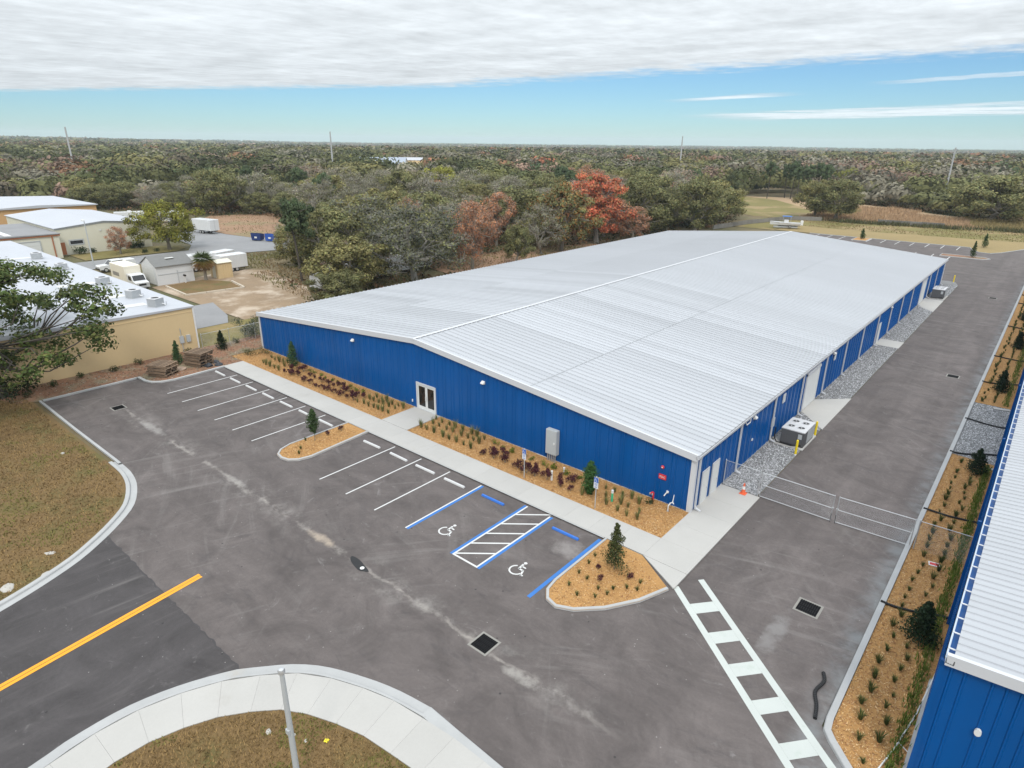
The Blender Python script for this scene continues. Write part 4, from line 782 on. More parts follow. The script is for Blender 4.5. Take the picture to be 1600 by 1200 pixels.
# ------------------------------------------------------------------ things on the car park
def wheel_stop(x, y, m, label, group):
    b = MB(); b.loft([[(-.92, -.08, 0), (.92, -.08, 0), (.92, .08, 0), (-.92, .08, 0)], [(-.92, -.075, .06), (.92, -.075, .06), (.92, .075, .06), (-.92, .075, .06)], [(-.90, -.045, .125), (.90, -.045, .125), (.90, .045, .125), (-.90, .045, .125)]])
    t = thing('wheel_stop', label, 'wheel stop', (x, y, .002), random.uniform(-.02, .02), group); b.build('block', m, t)
    for s in (-.6, .6): MB().cyl(s, 0, .12, .135, .015, 6).build('anchor_pin', M['galv'], t)
for i in range(7): wheel_stop(-45.4 + 2.9 * i, -6.95, M['stop_white'], 'white concrete wheel stop left of the narrow island, %s from the far left corner' % ORD[i], 'white wheel stops')
for i, x in enumerate((-22.15, -19.1, -16.3, -13.45)): wheel_stop(x, -6.95, M['stop_white'], 'white wheel stop right of the narrow island, %s from that island' % ORD[i], 'white wheel stops')
wheel_stop(-10.1, -6.85, M['stop_blue'], 'blue wheel stop in the left accessible stall', 'blue wheel stops'); wheel_stop(-4.45, -6.85, M['stop_blue'], 'blue wheel stop in the right accessible stall', 'blue wheel stops')
def drain(x, y, rz, s, label):
    t = thing('storm_drain', label, 'drain', (x, y, 0), rz, 'storm drains'); a, g = .55 * s, .45 * s
    f = MB()
    for q in (rect(-a, a, -a, -g), rect(-a, a, g, a), rect(-a, -g, -g, g), rect(g, a, -g, g)): f.prism(q, -.02, .014)
    f.build('frame', M['drainframe'], t); MB().box(-g, g, -g, g, .002, .004).build('pit', M['pit'], t)
    for k in range(9): v = -g + (k + .5) * 2 * g / 9; MB().box(v - .022 * s, v + .022 * s, -g, g, .006, .02).build('grate_bar', M['grate'], t)
    for k in range(3): v = -g + (k + .5) * 2 * g / 3; MB().box(-g, g, v - .015, v + .015, .005, .017).build('cross_bar', M['grate'], t)
drain(-2.15, -16.27, 0, 1.0, 'storm drain grate at the low point in front of the corner island'); drain(8.25, -4.1, 0, 1.05, 'storm drain grate in the drive just above the crosswalk')
drain(8.48, 40.4, 0, 1.0, 'storm drain grate halfway along the drive'); drain(-43.7, -16.6, 0, .95, 'storm drain grate at the far left end of the car park'); drain(7.7, 85.2, 0, .95, 'storm drain grate far up the drive')
t = thing('asphalt_patch', 'dark oval tar patch with a white cap in the car park valley', 'patch', (-11.15, -16.45, 0), -.12)
MB().prism([(.85 * math.cos(a) * (1 + .15 * math.sin(3 * a)), .26 * math.sin(a) * (1 + .2 * math.cos(2 * a + 1))) for a in np.linspace(0, 6.283, 20)[:-1]], -.01, .012).build('tar', mat('fresh_tar', (0.018, 0.018, 0.019), .7), t); MB().cyl(.42, -.02, .012, .03, .12, 14).build('cap', M['white'], t)
for x, y in ((-19.2, -5.95), (-13.3, -5.95), (-9.8, -5.93), (-4.2, -6.0)): pass
def access_sign(x, y, label):
    t = thing('parking_sign', label, 'sign', (x, y, .05), 0, 'accessible parking signs')
    MB().tube([(0, 0, 0), (0, 0, 2.25)], .03, 8).build('post', M['galv'], t)
    p = MB(); p.bbox(-.16, .16, -.045, -.035, 1.45, 2.20, .002); pl = p.build('plate', M['white'], t); MB().box(-.15, .15, -.050, -.0455, 1.85, 2.19).build('blue_field', M['sign_blue'], pl)
    b = MB()
    for q in wheelchair(.235): b.add([(-.05 + u, -.0525, 1.875 + v) for u, v in q], [tuple(range(len(q)))])
    b.build('access_symbol', M['white'], pl)
    for k, (z, w) in enumerate(((1.78, .11), (1.72, .10), (1.66, .11), (1.56, .09), (1.51, .10))): MB().box(-w, w, -.048, -.0453, z - .012, z + .012).build('lettering', M['sign_blue'], pl)
access_sign(-10.35, -3.42, 'blue and white accessible parking sign left of the leafy young tree'); access_sign(-4.65, -3.46, 'blue and white accessible parking sign in front of the leafy young tree')
t = thing('electrical_cabinet', 'tall grey electrical cabinet on conduits against the blue front wall', 'cabinet', (-10.42, -.25, .05))
b = MB(); b.bbox(-.46, .46, -.16, .20, .62, 2.50, .02); cb = b.build('cabinet', M['grey_metal'], t); MB().box(-.42, .42, -.175, -.161, .66, 2.44).build('cabinet_door', M['grey_metal'], cb); MB().cyl(.28, -.19, 1.45, 1.60, .05, 10).build('meter', M['white'], cb)
for x in (-.36, -.2, -.04, .12, .28): MB().tube([(x, 0, 0), (x, 0, .64)], .04, 8).build('conduit', M['galv'], t)
MB().tube([(-.42, .1, 0), (-.62, .12, .3), (-.48, .1, .9)], .012, 5).build('ground_wire', M['black'], t)
def cleanout(x, y, m, h, label, cap=None):
    t = thing('marker_post', label, 'post', (x, y, .05)); MB().tube([(0, 0, 0), (0, 0, h)], .07, 10).build('post', m, t)
    if cap: MB().cyl(0, 0, h, h + .2, .078, 10).build('cap', cap, t)
    else: MB().cyl(0, 0, h, h + .03, .078, 10).build('cap', m, t)
cleanout(-4.3, -2.05, M['green'], .62, 'green marker post with white cap in the front bed', M['white']); cleanout(-8.8, -2.4, M['white'], .68, 'tall white marker post among burgundy shrubs'); cleanout(-8.85, -.92, M['white'], .32, 'short white marker post near the front wall')
# fire department connection
t = thing('fire_sign', 'red plate reading FDC on the blue front wall', 'sign', (-2.0, -.05, 1.66)); t.scale = (.85, 1, .85); MB().bbox(-.30, .30, -.012, .012, .0, .40, .002).build('plate', M['red'], t)
fc = bpy.data.curves.new('lettering', 'FONT'); fc.body = 'FDC'; fc.size = .24; fc.align_x = 'CENTER'; fc.extrude = .002; _t = bpy.data.objects.new('lettering', fc); COL.objects.link(_t); bpy.context.view_layer.update()
lm_ = bpy.data.meshes.new_from_object(_t.evaluated_get(bpy.context.evaluated_depsgraph_get())); bpy.data.objects.remove(_t); lm_.materials.clear(); lm_.materials.append(M['white']); tx = put('lettering', lm_, t, (0, -.018, .11)); tx.rotation_euler = (math.pi / 2, 0, 0)
t = thing('fire_bell', 'round red alarm bell on the blue wall above the FDC plate', 'alarm', (-2.05, -.04, 2.5)); t.scale = (.75, .9, .75); b = MB(); b.loft([[(r * math.cos(a), y, r * math.sin(a)) for a in np.linspace(0, 6.283, 17)[:-1]] for r, y in ((.15, 0), (.15, -.05), (.10, -.09), (.02, -.10))]); b.build('gong', M['red'], t, smooth=True); MB().box(-.05, .05, -.108, -.10, -.05, .05).build('hub', M['white'], t)
t = thing('fire_connection', 'red fire hose connection standing against the front wall', 'hydrant', (-2.35, -.35, .05)); t.scale = (.85, .85, .85); MB().tube([(0, 0, 0), (0, 0, .75), (0, -.12, .85), (0, -.25, .85)], [.07, .07, .08, .08], 10).build('riser', M['red'], t)
for s in (-.1, .1): MB().tube([(s * .3, -.2, .85), (s, -.36, .83)], [.06, .07], 10).build('inlet', M['red'], t); MB().cyl(s, -.37, .76, .9, .05, 8).build('cap', M['galv'], t)
t = thing('wall_spigot', 'white pipe outlet jutting from the blue wall beside the fire connection', 'pipe', (-1.55, -.04, .85)); t.scale = (.75, .75, .75); MB().tube([(0, 0, .12), (-.02, -.12, .10), (-.16, -.3, -.2)], [.05, .05, .05], 8).build('pipe', M['white'], t); MB().cyl(0, -.02, .05, .2, .11, 10).build('flange', M['white'], t)
t = thing('backflow_pipe', 'white bent water pipe rising from mulch near the white corner trim', 'pipe', (-1.0, -.55, .05)); t.scale = (.72, .72, .8); MB().tube([(-.12, -.3, 0), (-.12, -.3, .5), (-.02, -.15, .72), (.1, 0, .75), (.14, .06, 1.4)], [.05, .05, .05, .05, .035], 8).build('pipe', M['white'], t); MB().tube([(.02, .1, .72), (.26, -.1, .72)], .05, 8).build('valve', M['white'], t); MB().cyl(-.12, -.3, .0, .12, .09, 10).build('base', M['galv'], t)
# cone
t = thing('traffic_cone', 'orange traffic cone with white band on the walk end by the gate', 'cone', (1.62, 4.35, .10)); MB().bbox(-.2, .2, -.2, .2, 0, .05, .015).build('base', M['orange'], t)
for z0, z1, r0, r1, m in ((.05, .34, .15, .105, 'orange'), (.34, .55, .105, .072, 'white'), (.55, .75, .072, .04, 'orange')): MB().cyl(0, 0, z0, z1, r0, 14, r1).build({'white': 'white_band'}.get(m, 'cone_body'), M[m], t)
# air conditioners
def ac(x, y, lx, ly, h, label):
    t = thing('air_conditioner', label, 'air conditioner', (x, y, .10), 0, 'air conditioners beside the long wall'); b = MB(); b.box(-lx / 2, lx / 2, -ly / 2, ly / 2, .06, h - .08); b.build('casing', M['ac_side'], t)
    b = MB(); b.bbox(-lx / 2 - .02, lx / 2 + .02, -ly / 2 - .02, ly / 2 + .02, h - .08, h, .015); tp = b.build('top', M['ac_top'], t)
    for sx in (-1, 1):
        for sy in (-1, 1):
            cx, cy = sx * lx * .22, sy * ly * .22; ring = MB(); R_ = .30
            for a0 in range(20):
                a, c = a0 * math.pi / 10, (a0 + 1) * math.pi / 10
                ring.add([(cx + r * math.cos(q), cy + r * math.sin(q), z) for q in (a, c) for r, z in ((R_, h), (R_ - .02, h + .04), (R_ - .06, h + .04), (R_ - .07, h + .005))], [(0, 1, 5, 4), (1, 2, 6, 5), (2, 3, 7, 6)])
            rg = ring.build('fan_ring', M['ac_top'], tp); MB().cyl(cx, cy, h + .001, h + .006, R_ - .06, 20).build('fan_opening', M['black'], tp)
            bl = MB()
            for k in range(4): a = k * math.pi / 2 + .3; bl.add([(cx + .05 * math.cos(a), cy + .05 * math.sin(a), h + .012), (cx + .23 * math.cos(a), cy + .23 * math.sin(a), h + .010), (cx + .23 * math.cos(a + .6), cy + .23 * math.sin(a + .6), h + .03), (cx + .05 * math.cos(a + .9), cy + .05 * math.sin(a + .9), h + .03)], [(0, 1, 2, 3)])
            bl.build('fan_blades', mat('fan_grey', (0.06, 0.06, 0.065), .6) if 'fan_grey' not in bpy.data.materials else bpy.data.materials['fan_grey'], tp); MB().cyl(cx, cy, h + .005, h + .04, .06, 10).build('fan_hub', M['ac_top'], tp)
    for k in range(3): v = -lx / 2 + lx * (k + .5) / 3; MB().box(v - lx / 6 + .03, v + lx / 6 - .03, -ly / 2 - .015, -ly / 2 - .001, .12, h - .14).build('access_panel', M['ac_side'], t)
    for k in range(10):
        v = -ly / 2 + ly * (k + .5) / 10; MB().box(lx / 2 + .001, lx / 2 + .02, v - ly / 26, v + ly / 26, .12, h - .14).build('louvre', M['grey_metal'] if k > 2 else M['ac_side'], t)
    MB().box(lx / 2 - .42, lx / 2 - .15, -ly / 2 - .05, -ly / 2 - .016, h * .52, h * .82).build('control_box', M['grey_metal'], t); MB().box(-lx / 2, lx / 2, -ly / 2 + .02, ly / 2 - .02, .0, .06).build('skid', M['black'], t)
    MB().tube([(lx / 2 - .1, -ly / 2 - .12, .25), (0, -ly / 2 - .2, .05), (-lx / 2 - .2, -ly / 2 - .15, .04), (-lx / 2 - .45, -ly / 2, .3), (-lx / 2 - .5, -ly / 2 + .2, 1.0)], .045, 6).build('refrigerant_line', M['black'], t)
ac(1.57, 14.95, 1.66, 2.5, 1.25, 'large grey four-fan air conditioner nearest the gate'); ac(1.4, 80.2, 1.56, 2.9, 1.35, 'grey four-fan air conditioner at the far end of the long wall')
for i, (x, y) in enumerate([(2.3, 12.5), (2.36, 16.95), (1.4, 95.1)]):
    t = thing('bollard', ['yellow steel bollard in front of the near air conditioner', 'yellow steel bollard behind the near air conditioner', 'yellow steel bollard past the far back corner of the warehouse'][i], 'bollard', (x, y, 0), 0, 'yellow bollards'); MB().tube([(0, 0, 0), (0, 0, 1.12)], .085, 12).build('post', M['yellow'], t); b = MB(); b.loft([[(r * math.cos(a), r * math.sin(a), z) for a in np.linspace(0, 6.283, 13)[:-1]] for r, z in ((.085, 1.12), (.07, 1.17), (.03, 1.20))]); b.build('cap', M['yellow'], t)
# chain link: fabric wires between two points along an axis
def wires(x0, x1, y, z0, z1, s=.085, r=.0018):
    b = MB(); H = z1 - z0
    k = x0 - H
    while k < x1:
        for sg in (1, -1):
            a, c = (k, z0) if sg == 1 else (k, z1), (k + H, z1) if sg == 1 else (k + H, z0); u0, v0 = a; u1, v1 = c
            if u0 < x0: v0 += (x0 - u0) * (v1 - v0) / (u1 - u0); u0 = x0
            if u1 > x1: v1 -= (u1 - x1) * (v1 - v0) / (u1 - u0); u1 = x1
            if u1 - u0 > .01: b.tube([(u0, y + sg * r, v0), (u1, y + sg * r, v1)], r, 3, False)
        k += s
    return b
GT = 'galvanised chain link gate leaf across the drive, '
for i, (xa, xb, lb) in enumerate(((2.55, 6.82, GT + 'hinged at the warehouse side'), (7.08, 10.98, GT + 'hinged at the right bed'))):
    t = thing('gate_leaf', lb, 'gate', (xa, 4.72, 0), math.atan2(.06, 1) * i, 'drive gate leaves'); w_ = xb - xa
    for z in (.12, .95, 1.80): MB().tube([(0, 0, z), (w_, 0, z)], .026, 8).build('rail', M['galv'], t)
    for x in (.0, w_): MB().tube([(x, 0, .10), (x, 0, 1.84)], .028, 8).build('stile', M['galv'], t)
    wires(.02, w_ - .02, 0, .14, 1.78).build('mesh', M['galv'], t); MB().tube([(w_ * (1 - i), -.03, .02), (w_ * (1 - i), -.03, .6)], .014, 6).build('drop_rod', M['black'], t)
    MB().box(w_ * (1 - i) - .06, w_ * (1 - i) + .06, -.05, .05, .92, 1.02).build('latch', M['galv'], t)
def fence(x0, y0, ang, length, h, posts, label, group=None, tension=False):
    t = thing('chain_link_fence', label, 'fence', (x0, y0, 0), ang, group)
    for u in posts: MB().tube([(u, 0, 0), (u, 0, h + .06)], .036 if u in (posts[0], posts[-1]) else .026, 8).build('post', M['galv'], t); MB().cyl(u, 0, h + .06, h + .1, .045, 8, .02).build('post_cap', M['galv'], t)
    MB().tube([(0, 0, h), (length, 0, h)], .022, 8).build('top_rail', M['galv'], t); wires(.02, length - .02, 0, .05, h - .01).build('mesh', M['galv'], t); return t
fence(.12, 4.72, 0, 2.3, 1.85, [0, 2.3], 'short chain link fence panel between the blue wall and the gate'); fence(11.2, 4.86, 0.04, 2.85, 1.85, [0, 2.85], 'short chain link fence panel crossing the right mulch bed')
fence(-53.6, -4.7, math.pi / 2, 24, 1.85, [0, 3, 6, 9, 12, 15, 18, 21, 24], 'chain link fence running from the tan building towards the oaks')
t = thing('small_sign', 'small dark red and white plate lying on mulch beyond the gate', 'sign', (12.35, 3.9, .09), .2); MB().box(-.26, .26, -.2, .2, 0, .012).build('plate', M['white'], t); MB().box(-.2, .2, -.12, .12, .012, .016).build('red_field', M['red'], t)
# black corrugated drain hoses across the right bed
def hose(pts, label, r=.062):
    p = smooth_line([q[:2] for q in pts], 60); b = MB(); zs = np.interp(np.linspace(0, 1, 60), np.linspace(0, 1, len(pts)), [q[2] for q in pts])
    t = thing('drain_hose', label, 'hose', (*p[0], 0), 0, 'black drain hoses'); b.tube([(x - p[0][0], y - p[0][1], float(z)) for (x, y), z in zip(p, zs)], [r * (1.12 if i % 2 else .9) for i in range(60)], 8); b.build('corrugated_tube', M['black'], t)
HZ = [(-1.4, -.6), (10.0, 10.3), (20.5, 21.9), (28.5, 28.3), (40.2, 41.2), (50.7, 50.5), (66.7, 66.4), (83.1, 83.0), (90.3, 90.3)]
for i, (ya, yb) in enumerate(HZ): hose([(10.85, ya, .17), (11.4, ya + .02, .13), (12.3, (ya + yb) / 2 - .12, .13), (13.2, yb - .1, .13), (14.0, yb, .2)], 'black corrugated drain hose across the right bed, %s from the crosswalk' % ORD[i])
hose([(10.05, -8.0, .07), (10.22, -8.5, .07), (10.1, -9.3, .07), (10.35, -10.0, .07), (10.5, -10.7, .07)], 'loose black corrugated hose lying on asphalt at the crosswalk end', .07)
t = thing('irrigation_pipe', 'long thin white pipe lying along the right bed near the blue corner', 'pipe', (0, 0, 0)); MB().tube([(13.78, -4.4, .12), (13.5, -8.0, .10), (13.15, -10.4, .10), (12.9, -11.6, .10)], .028, 6).build('pipe', M['white'], t); MB().tube([(13.25, -9.8, .10), (13.7, -10.1, .10)], .02, 6).build('branch', M['white'], t)
t = thing('splash_block', 'flat pale board lying on the gravel patch by the right building', 'board', (13.0, 33.0, .07), .3); MB().bbox(-.6, .6, -.22, .22, 0, .05, .01).build('slab', M['concrete'], t)
t = thing('splash_block', 'small pale block on mulch edge by the dark evergreen and gravel', 'block', (13.6, 19.2, .07), .3); MB().bbox(-.28, .28, -.14, .14, 0, .06, .01).build('slab', M['concrete'], t)
# pallets, manhole lid and tarp on the soil strip
def pallet_stack(x, y, rz, n, label):
    t = thing('pallet_stack', label, 'pallets', (x, y, .03), rz); t.scale = (1.75, 1.75, 1.9)
    for k in range(n):
        z = k * .15; dx, dy, a = random.uniform(-.06, .06), random.uniform(-.06, .06), random.uniform(-.06, .06); o = MB()
        pal = put('pallet', new_mesh('pallet', *(lambda q: (q.v, q.f))(MB().box(-.58, .58, -.04, .04, .02, .11).box(-.58, .58, -.5, -.42, .02, .11).box(-.58, .58, .42, .5, .02, .11)), M['wood']), t, (dx, dy, z), a)
        for j in range(7): u = -.52 + j * 1.04 / 6; put('board', new_mesh('board', *(lambda q: (q.v, q.f))(MB().box(u - .05, u + .05, -.52, .52, .112, .13)), M['wood']), pal)
pallet_stack(-49.3, -10.6, .5, 4, 'stack of weathered wooden pallets nearest the car park corner'); pallet_stack(-49.7, -6.9, .35, 5, 'taller stack of wooden pallets beside the front walk end')
t = thing('tarp_heap', 'crumpled dark plastic heap beside the taller pallet stack', 'tarp', (-48.6, -6.4, .03)); tn = [(rng.normal(0, .4), rng.normal(0, .35), rng.uniform(.05, .3)) for _ in range(5)]; b = MB()
for c in tn: b.loft([[(c[0] + r * math.cos(a) * rng.uniform(.8, 1.2), c[1] + r * math.sin(a) * rng.uniform(.8, 1.2), z) for a in np.linspace(0, 6.283, 9)[:-1]] for r, z in ((.42, 0), (.34, c[2]), (.14, c[2] + .15))])
b.build('sheet', mat('dark_tarp', (0.03, 0.033, 0.04), .5), t)
t = thing('concrete_lid', 'round flat concrete lid on soil between the pallet stacks', 'lid', (-49.5, -9.0, .03)); MB().cyl(0, 0, 0, .10, .62, 24).build('disc', mat('stained_lid', (0.33, 0.24, 0.18), .9, var=((3, .2),)), t)
# lamp post near the camera
t = thing('lamp_post', 'tall grey metal post with rounded cap on the corner lawn', 'post', (-2.35, -25.6, .08)); MB().tube([(0, 0, 0), (0, 0, 2.8), (0, 0, 5.15)], [.11, .095, .075], 16).build('pole', M['grey_metal'], t, smooth=True); b = MB(); b.loft([[(r * math.cos(a), r * math.sin(a), z) for a in np.linspace(0, 6.283, 17)[:-1]] for r, z in ((.075, 5.15), (.115, 5.19), (.12, 5.26), (.09, 5.34), (.03, 5.37))]); b.build('cap', M['galv'], t, smooth=True); MB().box(-.09, .09, -.13, -.06, 2.6, 2.8).build('hand_hole', M['grey_metal'], t); MB().cyl(0, 0, 0, .03, .2, 12).build('base_plate', M['grey_metal'], t)
t = thing('survey_marker', 'small yellow square marker lying on the corner lawn', 'marker', (-3.2, -23.9, .1), .4); MB().box(-.08, .08, -.08, .08, 0, .02).build('tile', M['lime'], t)
for i, (x, y, s) in enumerate([(-22.8, -29.2, .5), (-24.5, -26.9, .32), (-22.6, -27.6, .3), (-37.5, -22.5, .22), (-4.4, -24.6, .17), (-3.8, -24.4, .14), (-5.2, -25.1, .18)]):
    b = MB(); rr = [rng.uniform(.7, 1.1) for _ in range(7)]; b.loft([[(s * q * rr[k] * math.cos(k * .9), s * q * .7 * rr[k] * math.sin(k * .9), z * s) for k in range(7)] for q, z in ((1, 0), (.9, .08), (.5, .14))])
    o = b.build('limestone_rock', M['limestone'], None, (x, y, .07), i); tag(o, ['pale limestone lump on the left lawn nearest the road', 'pale limestone lump on the left lawn beside the kerb curve', 'small pale stone on the left lawn near the frame edge', 'small pale stone far up the left lawn', 'pale stone on the corner lawn left of the lamp post', 'pale stone on the corner lawn nearest the yellow marker', 'pale stone on the corner lawn edge by the walk'][i], 'rock', 'pale stones on the lawns')

# ------------------------------------------------------------------ buildings and yard on the left
tb = thing('tan_building', 'long flat-roofed tan building with white roof left of the car park', 'building', (-88, -15, 0)); OT = Vector(tb.location)
TX0, TX1, TY0, TY1, TZ = -122, -54.9, -26, -4.5, 4.72
def K(mb, name, m, par=None): return mb.build(name, m, par or tb, loc=-OT if par is None else (0, 0, 0))
b = MB(); b.box(TX0, TX1, TY0, TY1, 0, TZ - .05); K(b, 'wall', M['tan'])
b = MB(); b.add([(TX0 - .1, TY0, TZ + .35), (TX1 + .12, TY0, TZ + .35), (TX1 + .12, TY1 + .12, TZ), (TX0 - .1, TY1 + .12, TZ), (TX0 - .1, TY0, TZ - .1), (TX1 + .12, TY0, TZ - .1), (TX1 + .12, TY1 + .12, TZ - .16), (TX0 - .1, TY1 + .12, TZ - .16)], [(0, 1, 2, 3), (1, 5, 6, 2), (2, 6, 7, 3), (4, 7, 6, 5), (0, 4, 5, 1), (0, 3, 7, 4)]); K(b, 'roof', M['memb'])
K(MB().prof([(TY0, TZ - .62), (TY1 + .03, TZ - .62), (TY1 + .03, TZ - .55), (TY0, TZ - .55)], 'x', TX1 + .003, TX1 + .03), 'band', M['tan'])
K(MB().box(TX1 - .0, TX1 + .09, TY1 - .12, TY1 + .02, .05, TZ - .2), 'corner_downspout', M['white'])
for yb in (-1.2, -1.9): K(MB().box(TX1 + .004, TX1 + .16, TY1 + yb, TY1 + yb + .4, 1.0, 1.75), 'meter_box', M['grey_metal'])
K(MB().tube([(TX1 + .08, TY1 - 1.7, 0), (TX1 + .08, TY1 - 1.7, 2.6)], .03, 6), 'conduit', M['grey_metal'])
for i, (x, y) in enumerate([(-98.5, -6.8), (-86.5, -7.2), (-72.8, -6.9), (-63, -7.2), (-57.2, -7.2)]):
    t = thing('rooftop_unit', 'boxy grey rooftop air unit on the tan building, %s from its near end' % ORD[4 - i], 'air conditioner', (x, y, TZ + .03), .1 * i, 'rooftop units'); MB().box(-.55, .55, -.55, .55, .08, .85).build('casing', M['grey_metal'], t)
    for k in range(7): v = -.48 + .16 * k; MB().box(v, v + .08, -.575, -.551, .16, .78).build('louvre', M['galv'], t); MB().box(.551, .575, v, v + .08, .16, .78).build('louvre', M['galv'], t)
    b = MB(); b.bbox(-.58, .58, -.58, .58, .85, .92, .02); b.build('top', M['ac_top'], t); MB().cyl(0, 0, .921, .925, .38, 16).build('fan_opening', M['black'], t); MB().tube([(.55, .3, .3), (.9, .5, .15), (.9, .5, .5)], .05, 6).build('pipe', M['galv'], t); MB().box(-.6, .6, -.6, .6, 0, .08).build('curb', M['galv'], t)
    K(MB().add([(x - 2.6, y - 4.2, TZ + .02 + .0162 * (-.2 - y)), (x - 1.2, y - 4.2, TZ + .02 + .0162 * (-.2 - y)), (x - 1.2, y - .3, TZ + .02 + .0162 * (-4.1 - y)), (x - 2.6, y - .3, TZ + .02 + .0162 * (-4.1 - y))], [(0, 1, 2, 3)]), 'patch', M['paint_white'])
# cream warehouse with gable end and its garage wing
cw_ = thing('cream_warehouse', 'cream metal warehouse with low white gable roof beyond the tan building', 'building', (-146, 13, 0)); OC = Vector(cw_.location)
def C_(mb, name, m): return mb.build(name, m, cw_, loc=-OC)
CX0, CX1, CY0, CY1 = -164, -131.5, 4.8, 21.5; cym = (CY0 + CY1) / 2
b = MB(); b.add([(x, y, z) for x in (CX0, CX1) for y, z in ((CY0, 0), (CY1, 0), (CY1, 5.0), (cym, 5.75), (CY0, 5.0))], [(0, 4, 3, 2, 1), (5, 6, 7, 8, 9), (0, 1, 6, 5), (1, 2, 7, 6), (0, 5, 9, 4)]); C_(b, 'wall', M['cream'])
for ya, za, yb, zb_ in ((CY0 - .25, 4.98, cym, 5.80), (cym, 5.80, CY1 + .25, 4.98)): C_(MB().add([(x, y, z + d) for x in (CX0 - .2, CX1 + .25) for y, z, d in ((ya, za, 0), (yb, zb_, 0), (yb, zb_, .1), (ya, za, .1))], [(0, 1, 2, 3), (4, 7, 6, 5), (3, 2, 6, 7), (0, 4, 5, 1), (0, 3, 7, 4), (1, 5, 6, 2)]), 'roof', M['memb'])
C_(MB().prof([(CY0 - .2, 4.72), (cym, 5.52), (CY1 + .2, 4.72), (CY1 + .2, 4.95), (cym, 5.76), (CY0 - .2, 4.95)], 'x', CX1 + .02, CX1 + .1), 'rake_trim', M['grey_metal'])
wn = C_(MB().box(CX1 + .004, CX1 + .05, 6.6, 9.2, 1.7, 2.8), 'window', M['grey_metal']); MB().box(CX1 + .051, CX1 + .06, 6.85, 8.95, 1.95, 2.55).build('pane', M['glass'], wn)
C_(MB().box(CX1 + .004, CX1 + .08, 5.0, 5.9, .1, 2.4), 'door', M['rust']); C_(MB().box(CX1 + .004, CX1 + .12, 12.2, 12.5, 4.0, 4.25), 'wall_light', M['white'])
gw = thing('garage_wing', 'low cream garage with white roll-up door behind the tan roof', 'building', (-140, -5, 0)); OG_ = Vector(gw.location)
def GW(mb, name, m): return mb.build(name, m, gw, loc=-OG_)
GW(MB().box(-150, -128.5, -24, 4.4, 0, 4.4), 'wall', M['cream']); GW(MB().prof([(-24.3, 4.38), (4.7, 4.38), (4.7, 4.52), (-24.3, 4.9)], 'x', -150.2, -128.2), 'roof', M['old_road']); GW(MB().prof([(-3.6, 4.55), (-2.6, 4.545), (-2.6, 4.74), (-3.6, 4.755)], 'x', -140, -129), 'skylight', M['white'])
GW(MB().prof([(-24.3, 4.1), (4.6, 4.1), (4.6, 4.37), (-24.3, 4.37)], 'x', -128.45, -128.3), 'fascia', M['rust'])
for ya, yb in ((-4.0, 1.2), (-15, -9)):
    d = MB()
    for k in range(9): d.box(-128.49, -128.44 + .02 * (k % 2), ya, yb, .1 + k * .36, .1 + (k + 1) * .36 - .01)
    r = GW(d, 'roll_up_door', M['door_white']); MB().box(-128.5, -128.38, ya - .15, ya, .1, 3.5).build('door_frame', M['grey_metal'], r); MB().box(-128.5, -128.38, yb, yb + .15, .1, 3.5).build('door_frame', M['grey_metal'], r); MB().box(-128.5, -128.38, ya, yb, 3.35, 3.5).build('door_frame', M['grey_metal'], r)
for y in (3.2, -7.5): GW(MB().box(-128.49, -128.36, y, y + .18, .1, 4.1), 'downspout', M['rust'])
gb = thing('rear_shed', 'distant orange-tan building with white roof above the cream warehouse', 'building', (-205, 18, 0))
MB().box(-18, 18, -14, 12, 0, 4.2).build('wall', mat('orange_tan', (0.50, 0.31, 0.15), .9, var=((.3, .06),)), gb); MB().prof([(-14.4, 4.2), (12.4, 4.2), (12.4, 4.4), (-1, 4.9), (-14.4, 4.4)], 'x', -18.4, 18.4).build('roof', M['memb'], gb); MB().box(18.005, 18.1, -8, -5, .1, 3).build('door', M['rust'], gb)
for k in range(4): MB().box(18.005, 18.06, -3 + 3.4 * k, -1.4 + 3.4 * k, 1.4, 2.6).build('window', M['glass'], gb)
# white gable shed, tan shed, container
t = thing('gable_shed', 'white metal shed with grey gable roof behind the parked box truck', 'shed', (-93, 8.6, .02)); MB().prof([(-2.6, 0), (2.6, 0), (2.6, 2.9), (0, 4.1), (-2.6, 2.9)], 'y', -2.8, 2.8).build('wall', M['carwhite'], t)
for s in (-1, 1): MB().add([(s * x, y, z) for y in (-2.95, 2.95) for x, z in ((2.85, 2.80), (0, 4.13), (0, 4.2), (2.85, 2.88))], [(0, 1, 2, 3), (4, 7, 6, 5), (3, 2, 6, 7), (0, 4, 5, 1), (0, 3, 7, 4)]).build('roof', M['shingle'], t)
MB().box(2.61, 2.64, -2.6, 2.6, 1.55, 1.62).build('seam', M['grey_metal'], t); MB().box(2.61, 2.66, .3, .36, 0, 2.0).build('post', M['grey_metal'], t); MB().box(-1.9, 1.9, -2.83, -2.81, .1, 2.4).build('door', M['door_white'], t); MB().box(.4, 1.4, -.6, .6, 3.72, 3.80).build('skylight', M['white'], t)
t = thing('tan_shed', 'small tan metal shed beside the cabbage palm', 'shed', (-90.0, 15.7, .02)); MB().prof([(-1.3, 0), (1.3, 0), (1.3, 2.5), (0, 2.85), (-1.3, 2.5)], 'y', -1.2, 1.2).build('wall', M['tan'], t)
for s in (-1, 1): MB().add([(s * x, y, z) for y in (-1.3, 1.3) for x, z in ((1.45, 2.46), (0, 2.87), (0, 2.92), (1.45, 2.52))], [(0, 1, 2, 3), (4, 7, 6, 5), (3, 2, 6, 7), (0, 4, 5, 1), (0, 3, 7, 4)]).build('roof', M['cream'], t)
